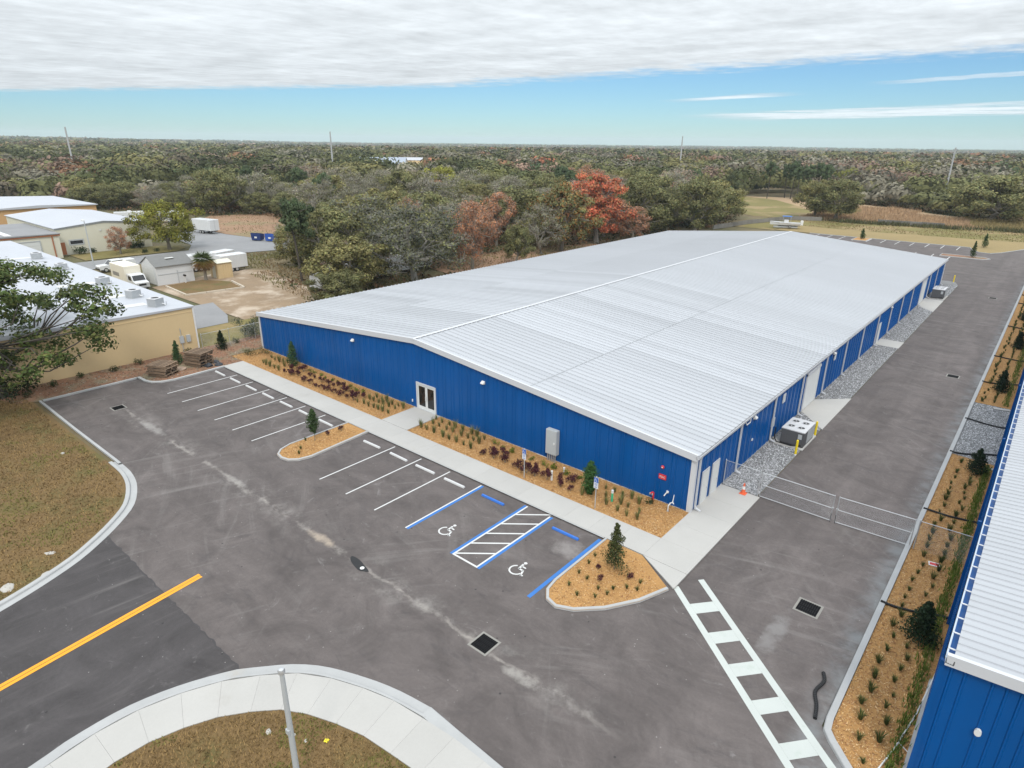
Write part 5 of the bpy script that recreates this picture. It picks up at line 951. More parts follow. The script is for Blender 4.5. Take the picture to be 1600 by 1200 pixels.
for k in range(6): MB().box(1.301, 1.33, -1.1 + .4 * k, -1.02 + .4 * k, .05, 2.4).build('rib', M['tan'], t)
MB().box(-.5, .5, -1.23, -1.201, .05, 2.0).build('door', M['cream'], t)
def cargo(x, y, rz, l, w_, h, z, label, cat='trailer'):
    t = thing('cargo_trailer', label, cat, (x, y, 0), rz); b = MB(); b.bbox(-l / 2, l / 2, -w_ / 2, w_ / 2, z, z + h, .05); b.build('box', M['carwhite'], t)
    for k in range(int(l / .6)): v = -l / 2 + .3 + .6 * k; MB().box(v, v + .05, -w_ / 2 - .02, -w_ / 2 - .001, z + .1, z + h - .1).build('rib', M['white'], t)
    MB().box(l / 2 + .001, l / 2 + .03, -.03, .03, z + .1, z + h - .1).build('door_seam', M['grey_metal'], t); MB().box(-l / 2, l / 2, -.6, .6, z - .2, z).build('chassis', M['black'], t)
    for s in (-1, 1):
        for u in (-.45, .45): wheel(t, u - .2, s * (w_ / 2 - .12), .4)
    return t
WHEEL = {}
def wheel(t, x, y, r, w_=.24):
    if r not in WHEEL:
        b = MB(); b.loft([[(q * math.cos(a), yy, q * math.sin(a)) for a in np.linspace(0, 6.283, 19)[:-1]] for q, yy in ((r * .7, -w_ / 2), (r, -w_ / 2 + .03), (r, w_ / 2 - .03), (r * .7, w_ / 2))]); c = MB(); c.loft([[(q * math.cos(a), yy, q * math.sin(a)) for a in np.linspace(0, 6.283, 13)[:-1]] for q, yy in ((r * .6, -w_ / 2 - .012), (r * .6, w_ / 2 + .012))])
        WHEEL[r] = (new_mesh('tyre', b.v, b.f, M['tyre']), new_mesh('rim', c.v, c.f, M['galv']))
    wo_ = put('wheel', WHEEL[r][0], t, (x, y, r)); put('rim', WHEEL[r][1], wo_)
cargo(-94, 19.5, math.pi / 2 + .05, 4.6, 2.3, 2.2, .65, 'white enclosed cargo trailer right of the tan shed'); cargo(-98.5, 15.5, math.pi / 2, 5.0, 2.3, 2.1, .65, 'white enclosed cargo trailer behind the gable shed and palm'); cargo(-100.5, 21, math.pi / 2 + .3, 4.2, 2.1, 1.9, .6, 'small white cargo trailer beside the old road past the palm'); cargo(-143, 38.5, .2, 6.5, 2.4, 2.5, .8, 'white box trailer parked beyond the yellow-green oak')
def rv(x, y, rz, l, label):
    t = thing('camper_trailer', label, 'camper', (x, y, 0), rz, 'campers under the oaks'); h = 2.9; b = MB(); b.loft([[(s * l / 2 + o1, yy, z) for s, o1, z in ((-1, 0, .6), (1, -.5, .6), (1, 0, 1.5), (1, -.4, h), (-1, .2, h))] for yy in (-1.2, 1.2)]); b.build('body', M['carwhite'], t)
    for k in range(3): u = -l / 2 + l * (k + .7) / 3.6; MB().box(u, u + .9, -1.225, -1.201, 1.5, 2.1).build('window', M['glass'], t); MB().box(u, u + .9, 1.201, 1.225, 1.5, 2.1).build('window', M['glass'], t)
    MB().box(l * .1, l * .1 + .7, -1.23, -1.202, .7, 2.4).build('door', M['door_white'], t); MB().box(-l / 2, l / 2, -1.222, -1.204, .85, 1.0).build('stripe', M['grey_metal'], t); MB().box(-.4, .4, -.35, .35, h + .001, h + .3).build('roof_unit', M['white'], t)
    for s in (-1, 1):
        for u in (-.45, .45): wheel(t, u, s * 1.05, .36)
rv(-70.2, 23.2, math.pi / 2 + .2, 7, 'white camper trailer under the nearest oak'); rv(-71.2, 31.2, math.pi / 2 + .05, 8.5, 'white camper trailer under the grey spreading oak'); rv(-71.8, 40.5, math.pi / 2, 8, 'white camper trailer farthest along the oak row')
rv(-176, 34, 1.2, 7.5, 'white motorhome parked beyond the cream warehouse, left of two'); rv(-170, 42, 1.1, 7, 'white motorhome parked beyond the cream warehouse, right of two')
# vehicles
t = thing('box_truck', 'white box truck parked beside the tan building', 'truck', (-94.0, 3.1, 0)); b = MB(); b.bbox(-3.4, 2.1, -1.15, 1.15, .85, 3.3, .06); b.build('cargo_box', mat('box_cream', (0.72, 0.68, 0.58), .5, var=((.6, .05),)), t)
b = MB(); b.loft([[(u, yy, z) for u, z in ((2.15, .5), (5.1, .5), (5.15, 1.15), (4.25, 1.32), (3.75, 2.1), (2.15, 2.2))] for yy in (-.95, .95)]); cab = b.build('cab', M['carwhite'], t)
MB().add([(4.235, -.85, 1.36), (4.235, .85, 1.36), (3.775, .8, 2.07), (3.775, -.8, 2.07)], [(0, 1, 2, 3)]).build('windscreen', M['glass'], cab)
for s in (-1, 1): MB().box(2.6, 3.7, s * .951 - .01, s * .951 + .01, 1.35, 1.95).build('side_window', M['glass'], cab); MB().box(5.12, 5.17, s * .7 - .15, s * .7 + .15, .8, .98).build('headlight', M['galv'], cab); MB().tube([(3.9, s * .95, 1.5), (4.0, s * 1.25, 1.5)], .03, 5).build('mirror', M['black'], cab); wheel(t, 4.2, s * .85, .4); wheel(t, -1.9, s * .9, .4)
MB().box(5.13, 5.25, -.95, .95, .42, .62).build('bumper', M['galv'], t); MB().box(5.125, 5.16, -.5, .5, .72, 1.0).build('grille', M['black'], t); MB().box(-3.3, 2.2, -.45, .45, .55, .85).build('chassis', M['black'], t); MB().add([(-2.6, -1.153, 1.5), (-.2, -1.153, 1.5), (-.2, -1.153, 2.1), (-2.6, -1.153, 2.1)], [(0, 1, 2, 3)]).build('graphic', mat('graphic_grey', (0.25, 0.24, 0.22), .6, var=((2, .6),)), t)
t = thing('pickup_truck', 'white crew cab pickup with covered bed beside the box truck', 'truck', (-108.6, 6.4, 0), -math.pi / 2); b = MB(); b.loft([[(u, yy, z) for u, z in ((-2.9, .45), (2.75, .45), (2.8, .95), (2.6, 1.08), (1.35, 1.15), (.75, 1.78), (-.95, 1.82), (-1.15, 1.35), (-2.9, 1.35))] for yy in (-.95, .95)]); body = b.build('body', M['carwhite'], t)
for s in (-1, 1): MB().add([(1.15, s * .953, 1.2), (.72, s * .953, 1.7), (-.85, s * .953, 1.74), (-.95, s * .953, 1.2)], [(0, 1, 2, 3)]).build('side_window', M['glass'], body); MB().box(2.74, 2.82, s * .7 - .18, s * .7 + .18, .75, .95).build('headlight', M['galv'], body); [wheel(t, u, s * .85, .39) for u in (1.85, -1.85)]
MB().add([(1.34, -.82, 1.175), (1.34, .82, 1.175), (.78, .75, 1.765), (.78, -.75, 1.765)], [(0, 1, 2, 3)]).build('windscreen', M['glass'], body); MB().box(2.76, 2.86, -.9, .9, .4, .62).build('bumper', M['black'], body); b = MB(); b.bbox(-2.85, -1.18, -.92, .92, 1.355, 1.75, .08); b.build('bed_cover', M['carwhite'], t)
for i, (x, y, m, lb) in enumerate(((-123.2, 40.6, 'navy', 'dark navy dumpster, left of the pair on the old road'), (-120.2, 42.2, 'dump', 'bright blue dumpster, right of the pair on the old road'))):
    t = thing('dumpster', lb, 'dumpster', (x, y, .03), .55, 'blue dumpsters'); b = MB(); b.loft([[(-1.0, yy0, .15), (1.0, yy0, .15), (1.1, yy0 * 1.05, 1.2), (1.1, yy0 * 1.05, 1.35), (-1.1, yy0 * 1.05, 1.35), (-1.1, yy0 * 1.05, 1.2)] for yy0 in (-.85, .85)]); b.build('bin', M[m], t)
    for s in (-1, 1): MB().add([(s * .04, -.9, 1.75), (s * 1.08, -.9, 1.75), (s * 1.08, .92, 1.37), (s * .04, .92, 1.37)], [(0, 1, 2, 3)]).build('lid', M['black'] if i == 0 else M[m], t); MB().box(s * 1.11 - .03, s * 1.11 + .03, -.3, .3, .8, 1.0).build('fork_pocket', M[m], t)
    MB().prof([(-.9, 1.35), (.9, 1.35), (-.9, 1.72)], 'x', -1.08, 1.08).build('hood', M[m], t); MB().box(-.3, .3, -.915, -.90, .6, .95).build('placard', M['white'], t)
def timber(pts, label):
    t = thing('timber_edging', label, 'edging', (0, 0, .02))
    for a, c in zip(pts, pts[1:]):
        n = max(1, int(math.dist(a, c) / 2.4))
        for k in range(n): p = [a[0] + (c[0] - a[0]) * (k + .01) / n, a[1] + (c[1] - a[1]) * (k + .01) / n]; q = [a[0] + (c[0] - a[0]) * (k + .98) / n, a[1] + (c[1] - a[1]) * (k + .98) / n]; MB().prism(bar2d(p, q, .22), 0, .22).build('timber', M['timber'], t)
timber([(-88.9, 6.3), (-80.7, 5.7), (-79.6, 13.9), (-85.4, 14.9)], 'pale timber edging framing the grass plot by the palm')
sheet('grass_plot', [(-89.4, 6.6), (-81.0, 6.0), (-80.0, 13.7), (-85.6, 14.7), (-90, 12.5)], 0.05, M['lawn'])
t = thing('yard_light', 'tall thin street light beside the road by the cream warehouse', 'lamp post', (-115.2, 5.1, 0)); MB().tube([(0, 0, 0), (0, 0, 7.7)], [.12, .08], 8).build('pole', M['grey_metal'], t); MB().tube([(0, 0, 7.6), (-.5, 0, 7.8)], .05, 6).build('arm', M['grey_metal'], t); MB().bbox(-1.0, -.4, -.2, .2, 7.7, 7.9, .04).build('lamp_head', M['white'], t)
t = thing('mailbox', 'black mailbox on a white post by the gable shed', 'mailbox', (-89.6, 9.6, 0)); MB().box(-.06, .06, -.06, .06, 0, 1.1).build('post', M['white'], t); b = MB(); b.prof([(-.12, 1.1), (.12, 1.1), (.12, 1.28), (.06, 1.36), (-.06, 1.36), (-.12, 1.28)], 'x', -.3, .3); b.build('box', M['black'], t)
# boat on the far grass
t = thing('motor_boat', 'white centre console boat with blue top behind the warehouse ridge', 'boat', (-44, 148.5, .3), math.radians(205)); rings = []
for u, w_, zk in ((-3.6, 1.1, .35), (-1, 1.25, .3), (1.6, 1.1, .35), (3.2, .5, .65), (4.0, .04, 1.0)): rings.append([(u, -w_, 1.25 + max(0, u) * .08), (u, -w_ * .8, .7), (u, 0, zk), (u, w_ * .8, .7), (u, w_, 1.25 + max(0, u) * .08)])
b = MB(); b.loft(rings); b.build('hull', M['carwhite'], t); MB().bbox(-.6, .5, -.45, .45, 1.2, 2.0, .08).build('console', M['white'], t); MB().bbox(-1.3, 1.0, -.9, .9, 2.85, 2.95, .04).build('canopy', mat('boat_blue', (0.05, 0.16, 0.45), .7), t)
for sx in (-1.1, .8):
    for sy in (-.75, .75): MB().tube([(sx, sy, 1.2), (sx, sy * 1.05, 2.86)], .03, 6).build('canopy_post', M['galv'], t)
MB().bbox(-4.3, -3.65, -.25, .25, .7, 1.9, .1).build('outboard_motor', M['white'], t); MB().box(-3, 3, -.6, .6, .0, .3).build('trailer_frame', M['grey_metal'], t)
for s in (-1, 1): wheel(t, -1.0, s * 1.1, .32)
# weathered board fences behind the lot
def board_fence(pts, h, label):
    t = thing('board_fence', label, 'fence', (pts[0][0], pts[0][1], 0)); o0 = pts[0]
    for a, c in zip(pts, pts[1:]):
        n = int(math.dist(a, c) / 2.4)
        for k in range(n):
            p = (a[0] + (c[0] - a[0]) * k / n - o0[0], a[1] + (c[1] - a[1]) * k / n - o0[1]); q = (a[0] + (c[0] - a[0]) * (k + 1) / n - o0[0], a[1] + (c[1] - a[1]) * (k + 1) / n - o0[1])
            pn = MB().prism(bar2d(p, q, .05), .1, h).build('fence_panel', M['fence_wood'], t); MB().box(p[0] - .06, p[0] + .06, p[1] - .06, p[1] + .06, 0, h + .1).build('post', M['fence_wood'], t)
board_fence([(-57, 132), (-55, 150), (-50, 170), (-42, 174)], 1.2, 'grey board fence between meadow and pond bank'); board_fence([(-28, 178.6), (-20, 179.6), (-12, 181)], 1.3, 'short dark board fence along the pond edge')

# ------------------------------------------------------------------ trees
def tree_proto(seed, H, R, base, kind='oak', clumps=54, per=230, size=.19, alt=None, p=0.0, amt=.3, bark='bark', trunk_r=None, zc=.54, zr=.50, clump_r=1.0):
    # trunk + limbs reaching to clump centres; crown of leaf-sized faces in uneven clumps
    global rng; rng = np.random.default_rng(seed); random.seed(seed); tr = trunk_r or .028 * H + .06; cs = []
    lob = rng.uniform(0, 6.28, 3)
    for i in range(clumps):
        a = i * 2.39996 + rng.normal(0, .3); u = 1 - 1.75 * (i + .5) / clumps + rng.normal(0, .08); u = max(-.8, min(1, u)); k = math.sqrt(max(.02, 1 - u * u)) ; q = rng.uniform(.62, 1.0) if rng.random() < .75 else rng.uniform(.2, .6)
        m_ = 1 + .18 * math.sin(2 * a + lob[0]) + .14 * math.sin(3 * a + lob[1])
        if kind == 'pine': k = k * .8; q = rng.uniform(.3, 1)
        cs.append((R * k * q * m_ * math.cos(a), R * k * q * m_ * math.sin(a), H * zc + H * zr * u * (q * .5 + .5) * rng.uniform(.9, 1.05)))
    cs = np.array(cs); cs[:, 2] = np.minimum(cs[:, 2], H * .97); b = MB(); fork = H * (.22 if kind != 'pine' else .8); nl = (6 if clumps < 100 else 18) if kind != 'pine' else 1
    lean = (rng.normal(0, .04 * H), rng.normal(0, .04 * H))
    b.tube([(0, 0, -.1), (lean[0] * .4, lean[1] * .4, fork * .6), (lean[0], lean[1], fork)], [tr * 1.35, tr, tr * .85], 7)
    order = rng.permutation(clumps); limbs = []
    for j in range(nl):
        c = cs[order[j]]; e_ = np.array([lean[0], lean[1], fork]); mid = e_ + (c - e_) * .5 + np.array([0, 0, (c[2] - e_[2]) * .12]) + rng.normal(0, R * .05, 3); limbs.append((e_, mid, c)); b.tube([e_, mid, c], [tr * .62, tr * .38, tr * .12], 5, False)
    if kind == 'pine': b.tube([(lean[0], lean[1], fork), (lean[0], lean[1], H * .95)], [tr * .7, tr * .2], 5)
    for j in range(nl, clumps):
        c = cs[order[j]]; l = min(limbs, key=lambda l: np.linalg.norm(l[1] - c)); s = l[1] if kind != 'pine' else np.array([lean[0], lean[1], c[2] - .3]); mm = (s + c) / 2 + rng.normal(0, R * .06, 3); b.tube([s, mm, c], [tr * .24, tr * .15, tr * .05], 4, False)
    if kind == 'bare':    # a haze of twigs instead of leaves
        for c in cs:
            for _ in range(9):
                d = rdir(1)[0]; d[2] = abs(d[2]) * .8; L_ = R * rng.uniform(.12, .30); m1 = c + d * L_ * .5 + rng.normal(0, .1, 3); b.tube([c, m1, c + d * L_ + rng.normal(0, .15, 3)], [.035, .025, .012], 3, False)
    rads = R * rng.uniform(.17, .30, clumps) * clump_r; me = cloud_mesh('crown', cs, rads, per, size, base, amt, alt, p, .72, .62, .15)
    vv = np.empty(len(me.vertices) * 3, np.float32); me.vertices.foreach_get('co', vv); vv = vv.reshape(-1, 3); qc = np.repeat(vv.reshape(-1, 4, 3).mean(1), 4, 0); cc_ = np.repeat(cs, per * 4, 0)
    n1_ = (qc - cc_) / np.repeat(rads, per * 4)[:, None]; n2_ = (qc - np.array([0, 0, H * zc * .8])) / np.array([R, R, H * zr]); bend_normals(me, n1_ * .8 + n2_ * .6 + np.array([0, 0, .25]) + np.repeat(rng.normal(0, .28, (len(qc) // 4, 3)), 4, 0))
    # each clump keeps its own tint, as separate branches of one tree do
    a = me.color_attributes['Col']; col = np.empty(len(a.data) * 4, np.float32); a.data.foreach_get('color', col); col = col.reshape(clumps, per * 4, 4); col[:, :, :3] *= rng.uniform(.72, 1.3, (clumps, 1, 1)); a.data.foreach_set('color', col.ravel())
    return [('trunk', new_mesh('trunk', b.v, b.f, M[bark])), ('crown', me)]
GRN, OLV, GRY, RST, RED, PNK, YEL, PIN = (0.185, 0.187, 0.082), (0.26, 0.238, 0.098), (0.285, 0.26, 0.195), (0.46, 0.21, 0.105), (0.64, 0.185, 0.10), (0.38, 0.26, 0.195), (0.30, 0.30, 0.055), (0.10, 0.135, 0.065)
TP = {  # built at height 10, radius 6
    'green': [tree_proto(s, 10, 6, GRN, alt=OLV, p=.25) for s in (101, 102, 103, 104)],
    'olive': [tree_proto(s, 10, 6, OLV, alt=(0.16, 0.14, 0.05), p=.2) for s in (111, 112)],
    'grey': [tree_proto(s, 10, 6, GRY, 'bare', 46, 120, .14, alt=GRN, p=.25, bark='palebark') for s in (121, 122, 123)],
    'lichen': [tree_proto(124, 10, 6, (0.13, 0.135, 0.10), 'bare', 70, 130, .14, alt=GRN, p=.35, bark='palebark')],
    'rust': [tree_proto(s, 10, 5.5, RST, 'bare', 46, 150, .15, alt=PNK, p=.4) for s in (131, 132)],
    'pink': [tree_proto(s, 10, 6, PNK, 'bare', 46, 120, .14, alt=GRY, p=.4, bark='palebark') for s in (141,)],
    'red': [tree_proto(151, 10, 4.2, RED, 'bare', 74, 190, .15, alt=(0.52, 0.27, 0.13), p=.3, bark='palebark')],
    'lime': [tree_proto(161, 10, 6.5, YEL, alt=(0.24, 0.22, 0.04), p=.3)],
    'pine': [tree_proto(s, 10, 3.2, PIN, 'pine', 30, 150, .16, trunk_r=.15, bark='darkbark', zc=.76, zr=.24) for s in (171, 172)],
    'mixed': [tree_proto(181, 10, 5.5, GRN, clumps=56, per=190, alt=(0.26, 0.14, 0.045), p=.35)],
}
KINDNAME = {'green': ('live_oak', 'dark green live oak'), 'olive': ('live_oak', 'olive-green oak'), 'grey': ('bare_tree', 'grey nearly bare tree'), 'lichen': ('live_oak', 'grey lichen-covered oak'), 'rust': ('maple_tree', 'rust-brown tree'), 'pink': ('bare_tree', 'pinkish-brown bare tree'), 'red': ('maple_tree', 'bright red maple'), 'lime': ('broadleaf_tree', 'bright yellow-green tree'), 'pine': ('pine_tree', 'dark tall pine'), 'mixed': ('oak_tree', 'green and orange mottled tree')}
rng = np.random.default_rng(77); random.seed(77)
placed = []
def tree(kind, x, y, H, R, label, group=None):
    pr = random.choice(TP[kind]); sy = H / 10; sr = R / {'red': 4.2, 'rust': 5.5, 'lime': 6.5, 'pine': 3.2, 'mixed': 5.5}.get(kind, 6)
    t = spawn(KINDNAME[kind][0], pr, label, 'tree', (x, y, float(ground_h(x, y))), random.uniform(0, 6.28), (sr, sr, sy), group); placed.append((x, y, R)); return t
NAMED = [('lichen', -64, 34.5, 12.2, 8.5, 'grey lichen-covered oak with pale limbs overhanging the campers'), ('olive', -65.5, 23, 8, 6.5, 'rounded olive oak overhanging the nearest camper'), ('green', -60.5, 17.5, 4.5, 4, 'low dark green oak at the left end of the oak row'), ('rust', -65.2, 49, 11.5, 4.2, 'orange-brown tree standing over the dry clearing'), ('green', -63, 58.5, 7, 3, 'small dark green tree at the roof edge right of the dry clearing'),
         ('mixed', -65.5, 76, 13.3, 6.2, 'tall green and orange tree left of the red maple'), ('red', -66, 90, 15.2, 6.4, 'bright red maple standing above the roof edge'), ('rust', -62.5, 100, 7.5, 4.5, 'low rust-red tree at the foot of the red maple'), ('green', -66, 110, 12.6, 8.5, 'broad dark oak just right of the red maple'), ('green', -58.5, 124, 12.8, 8.5, 'broad dark oak at the far end of the roof edge'), ('olive', -62, 139, 11.5, 8, 'olive oak beyond the far end of the metal roof'), ('green', -66, 155, 9, 8, 'round dark oak at the left end of the meadow'),
         ('olive', -47, 184, 11, 6.8, 'left of the two spreading oaks standing in the meadow'), ('green', -40, 180.5, 11.3, 8.2, 'right of the two spreading oaks standing in the meadow'), ('green', -5, 213, 13, 13, 'massive dark oak at the right edge of the meadow'), ('lime', -187, 158, 11, 8.5, 'bright yellow-green round tree among the dark woods'), ('lime', -124.3, 21.9, 9.2, 6, 'yellow-green oak on the grass island by the old road'), ('rust', -125.5, 13.2, 5.2, 2.4, 'small thin brownish tree against the cream warehouse wall'),
         ('rust', -75, 62, 9, 4, 'small orange tree behind the dry clearing'), ('grey', -66, 70, 9.5, 5, 'pale bare tree left of the green and orange tree')]
NAMED += [('rust', -72, 53, 10, 4.5, 'orange tree directly behind the orange-brown tree at the clearing'), ('rust', -80, 72, 11, 5, 'orange-rust tree in the gap left of the pale bare tree'), ('rust', -72, 86, 10.5, 4.5, 'orange-rust tree touching the left side of the red maple'), ('rust', -92, 58, 10, 4.5, 'orange-rust tree rising over the grey mossy oak'), ('grey', -78, 56, 10, 6, 'pale wispy bare tree between the orange trees'), ('green', -80, 31, 10.5, 7.5, 'dark oak behind the nearest camper'), ('lichen', -84, 42, 11.5, 8.5, 'grey mossy oak behind the camper row'), ('olive', -88, 44, 11, 7.5, 'olive oak to the right of the blue dumpsters'), ('green', -73, 45, 9.5, 6.5, 'dark oak left of the orange-brown tree'), ('olive', -99, 56, 11.5, 8, 'olive oak rising behind the blue dumpsters')]
for a in NAMED: tree(*a)
for i, (x, y, sc_) in enumerate([(-53.2, -21.2, 1.5), (-54.6, -23.6, 1.9)]): spawn('round_shrub', [('foliage', cloud_mesh('foliage', [(rng.normal(0, .45), rng.normal(0, .45), .5) for _ in range(7)], [.5] * 7, 90, .07, (0.025, 0.04, 0.016), .3))], ['dark rounded bush at the lawn corner under the large oak', 'dark bush by the trunk of the large oak at the left edge'][i], 'shrub', (x, y, .03), i, sc_)
# near oak at the left edge
near = tree_proto(201, 13.2, 9.6, (0.075, 0.105, 0.030), clumps=120, per=170, size=.15, alt=(0.14, 0.155, 0.045), p=.25, zc=.50, zr=.46, trunk_r=.36, bark='darkbark', clump_r=.50)
spawn('live_oak', near, 'large dark oak at the left edge in front of the tan building', 'tree', (-53.6, -22.4, 0), 1.2, (1.18, 1.18, 1.0)); placed.append((-57, -24, 9))
rng = np.random.default_rng(5); random.seed(5)
def poly_in(x, y, P):
    c = False; n = len(P)
    for i in range(n):
        x1, y1 = P[i]; x2, y2 = P[(i + 1) % n]
        if (y1 > y) != (y2 > y) and x < (x2 - x1) * (y - y1) / (y2 - y1) + x1: c = not c
    return c
OPEN = [[(-62, -80), (80, -80), (80, 150), (-50, 160), (-60, 130)], [(-58, 140), (-64, 172), (-105, 205), (-97, 250), (-70, 262), (-30, 232), (-8, 214), (100, 230), (100, 100)], [(-252, -80), (-56, -80), (-57, 12), (-67.7, 14.5), (-80, 20.5), (-96, 31), (-113, 40), (-116, 47), (-130, 57), (-151, 67), (-172, 67), (-178, 55), (-200, 48), (-252, 20)], [(-76, 46), (-58, 42), (-55, 90), (-64, 92), (-72, 72)],
        [(-375, 168), (-355, 190), (-460, 262), (-490, 226)], [(-318, 225), (-300, 280), (-385, 375), (-440, 310)], [(-200, 470), (-150, 480), (-150, 510), (-200, 505)]]
def free(x, y, m=0): return not any(poly_in(x + m * dx, y + m * dy, p) for p in OPEN for dx, dy in (((0, 0), (1, 0), (-1, 0), (0, 1), (0, -1)) if m else ((0, 0),)))
def az_ok(x, y, pad=.09):
    a = math.atan2(-(x - CAMX), y - CAMY); return .02 - pad < a < 1.42 + pad
def pick_kind(x, y):
    n_ = vnoise(x, y, 38, 11) + .5 * vnoise(x, y, 14, 12); r_ = random.random()
    if n_ < .5: w_ = dict(green=.48, olive=.28, grey=.17, pine=.03, rust=.02, pink=.02)
    elif n_ < .85: w_ = dict(green=.36, olive=.28, grey=.22, pine=.03, rust=.05, pink=.05, lime=.01)
    else: w_ = dict(green=.24, olive=.22, grey=.28, rust=.11, pink=.15)
    for k, v in w_.items():
        r_ -= v
        if r_ <= 0: return k
    return 'green'
cand = []
for _ in range(42000):
    r = 70 + 330 * math.sqrt(random.random()); a = random.uniform(-.05, 1.5); x, y = CAMX - r * math.sin(a), CAMY + r * math.cos(a)
    if free(x, y) and az_ok(x, y): cand.append((r, x, y))
cell = {}; woods = []
for px_, py_, R_ in placed: cell.setdefault((int(px_ // 10), int(py_ // 10)), []).append((px_, py_, R_ * 1.0))
for r, x, y in cand:
    R_ = random.choice((random.uniform(3.4, 5.5), random.uniform(5.2, 7.5), random.uniform(7, 9.8))); i, j = int(x // 10), int(y // 10)
    if free(x, y, R_ * .6) and all(math.hypot(x - u, y - v) > .62 * (R_ + q) for di in (-2, -1, 0, 1, 2) for dj in (-2, -1, 0, 1, 2) for u, v, q in cell.get((i + di, j + dj), [])): cell.setdefault((i, j), []).append((x, y, R_)); woods.append((r, x, y, R_))
woods.sort(); NT = 235
def zone(x, y):
    a = math.degrees(math.atan2(-(x - CAMX), y - CAMY)); r = math.hypot(x - CAMX, y - CAMY)
    if y > 205 and x > -95: return 'wood edge behind the meadow'
    side = 'above the tan and cream buildings' if a > 62 else 'behind the camper yard' if a > 50 else 'behind the roof left of the red maple' if a > 38 else 'behind the roof right of the red maple' if a > 25 else 'left of the meadow oaks'
    return 'woods ' + side
cnt = {}
rows = []
for r, x, y, R_ in woods[:NT]:
    k = pick_kind(x, y); H = max(6.0, R_ * random.uniform(1.15, 1.65)) if k != 'pine' else random.uniform(13, 16)
    if y > 205 and x > -95: H = random.uniform(9.5, 12)
    rows.append((k, x, y, H, R_ if k != 'pine' else 3.4, zone(x, y)))
for k, x, y, H, R_, z in rows:
    c = cnt[(k, z)] = cnt.get((k, z), 0) + 1
    tree(k, x, y, min(H, 13), R_, '%s, %s, %s nearest' % (KINDNAME[k][1], z, ordinal(c)), 'trees in the ' + z)
# pines and bare stems by the meadow
for i in range(7): x, y = -84 + i * 3.6 + random.uniform(-1, 1), 250 + random.uniform(-5, 6) + i * .5; tree('pine', x, y, random.uniform(13, 15.5), 3.4, 'tall dark pine in the row beyond the meadow, %s from its left end' % ORD[i], 'pines beyond the meadow')
# cabbage palm
b = MB(); b.tube([(0, 0, 0), (.05, 0, 1.2), (0, .05, 2.9)], [.26, .22, .20], 8); V, F, Cc = [], [], []
for i in range(150):
    a = i * 2.4; ph = 1.25 - 2.3 * (i / 150) + rng.normal(0, .1); L_ = rng.uniform(1.4, 1.9); d = np.array([math.cos(a) * math.cos(ph), math.sin(a) * math.cos(ph), math.sin(ph)]); s = np.array([-math.sin(a), math.cos(a), 0]); o0 = np.array([0, 0, 3.0]); dead = ph < -.35; col = np.array((0.26, 0.15, 0.06) if dead else (0.22, 0.17, 0.05) if ph < .1 else (0.085, 0.115, 0.04)) * rng.uniform(.7, 1.3)
    for f_ in np.linspace(-.9, .9, 7):
        dd = d * math.cos(f_) + s * math.sin(f_); m1 = o0 + d * L_ * .45; tip = m1 + dd * L_ * .6 + np.array([0, 0, -.18 * L_]); w_ = np.cross(dd, d + np.array([0, 0, .3])); w_ /= np.linalg.norm(w_) + 1e-6; k = len(V); V += [m1 - d * L_ * .1, m1 + w_ * .05, tip, m1 - w_ * .05]; F.append((k, k + 1, k + 2, k + 3)); Cc.append(col)
spawn('cabbage_palm', [('trunk', new_mesh('trunk', b.v, b.f, M['bark'])), ('crown', new_mesh('crown', np.array(V), np.array(F), M['leaf'], np.array(Cc)))], 'cabbage palm with brown lower fronds by the sheds', 'palm', (-89.4, 12.7, 0), 0, 1.08)
for i, (x, y, s) in enumerate([(-130.7, 7.6, 1.6), (-130.7, 10.2, 1.0), (-130.9, 14.5, 1.0), (-130.6, 17.3, 1.5), (-130.6, 19.0, 1.5), (-123.2, 16.8, .9), (-123.5, 19.2, .7)]):
    spawn('clipped_shrub', [('foliage', cloud_mesh('foliage', [(rng.normal(0, .3), rng.normal(0, .3), .5) for _ in range(5)], [.5] * 5, 70, .09, (0.035, 0.055, 0.022), .3))], ['wide clipped hedge under the cream warehouse window', 'clipped shrub right of the cream warehouse window', 'dark clipped shrub mid-way along the cream wall', 'green bush at the right of the cream wall', 'green bush at the far right of the cream wall', 'dark stake-like shrub on the grass island', 'small dark shrub on the grass island by the yellow oak'][i], 'shrub', (x, y, 0), i, s)

sheet('green_field', [(-62.5, 173.6), (-41, 177), (-50, 195), (-60, 215), (-78, 240), (-94, 249), (-99, 206)], .05, M['bank'])
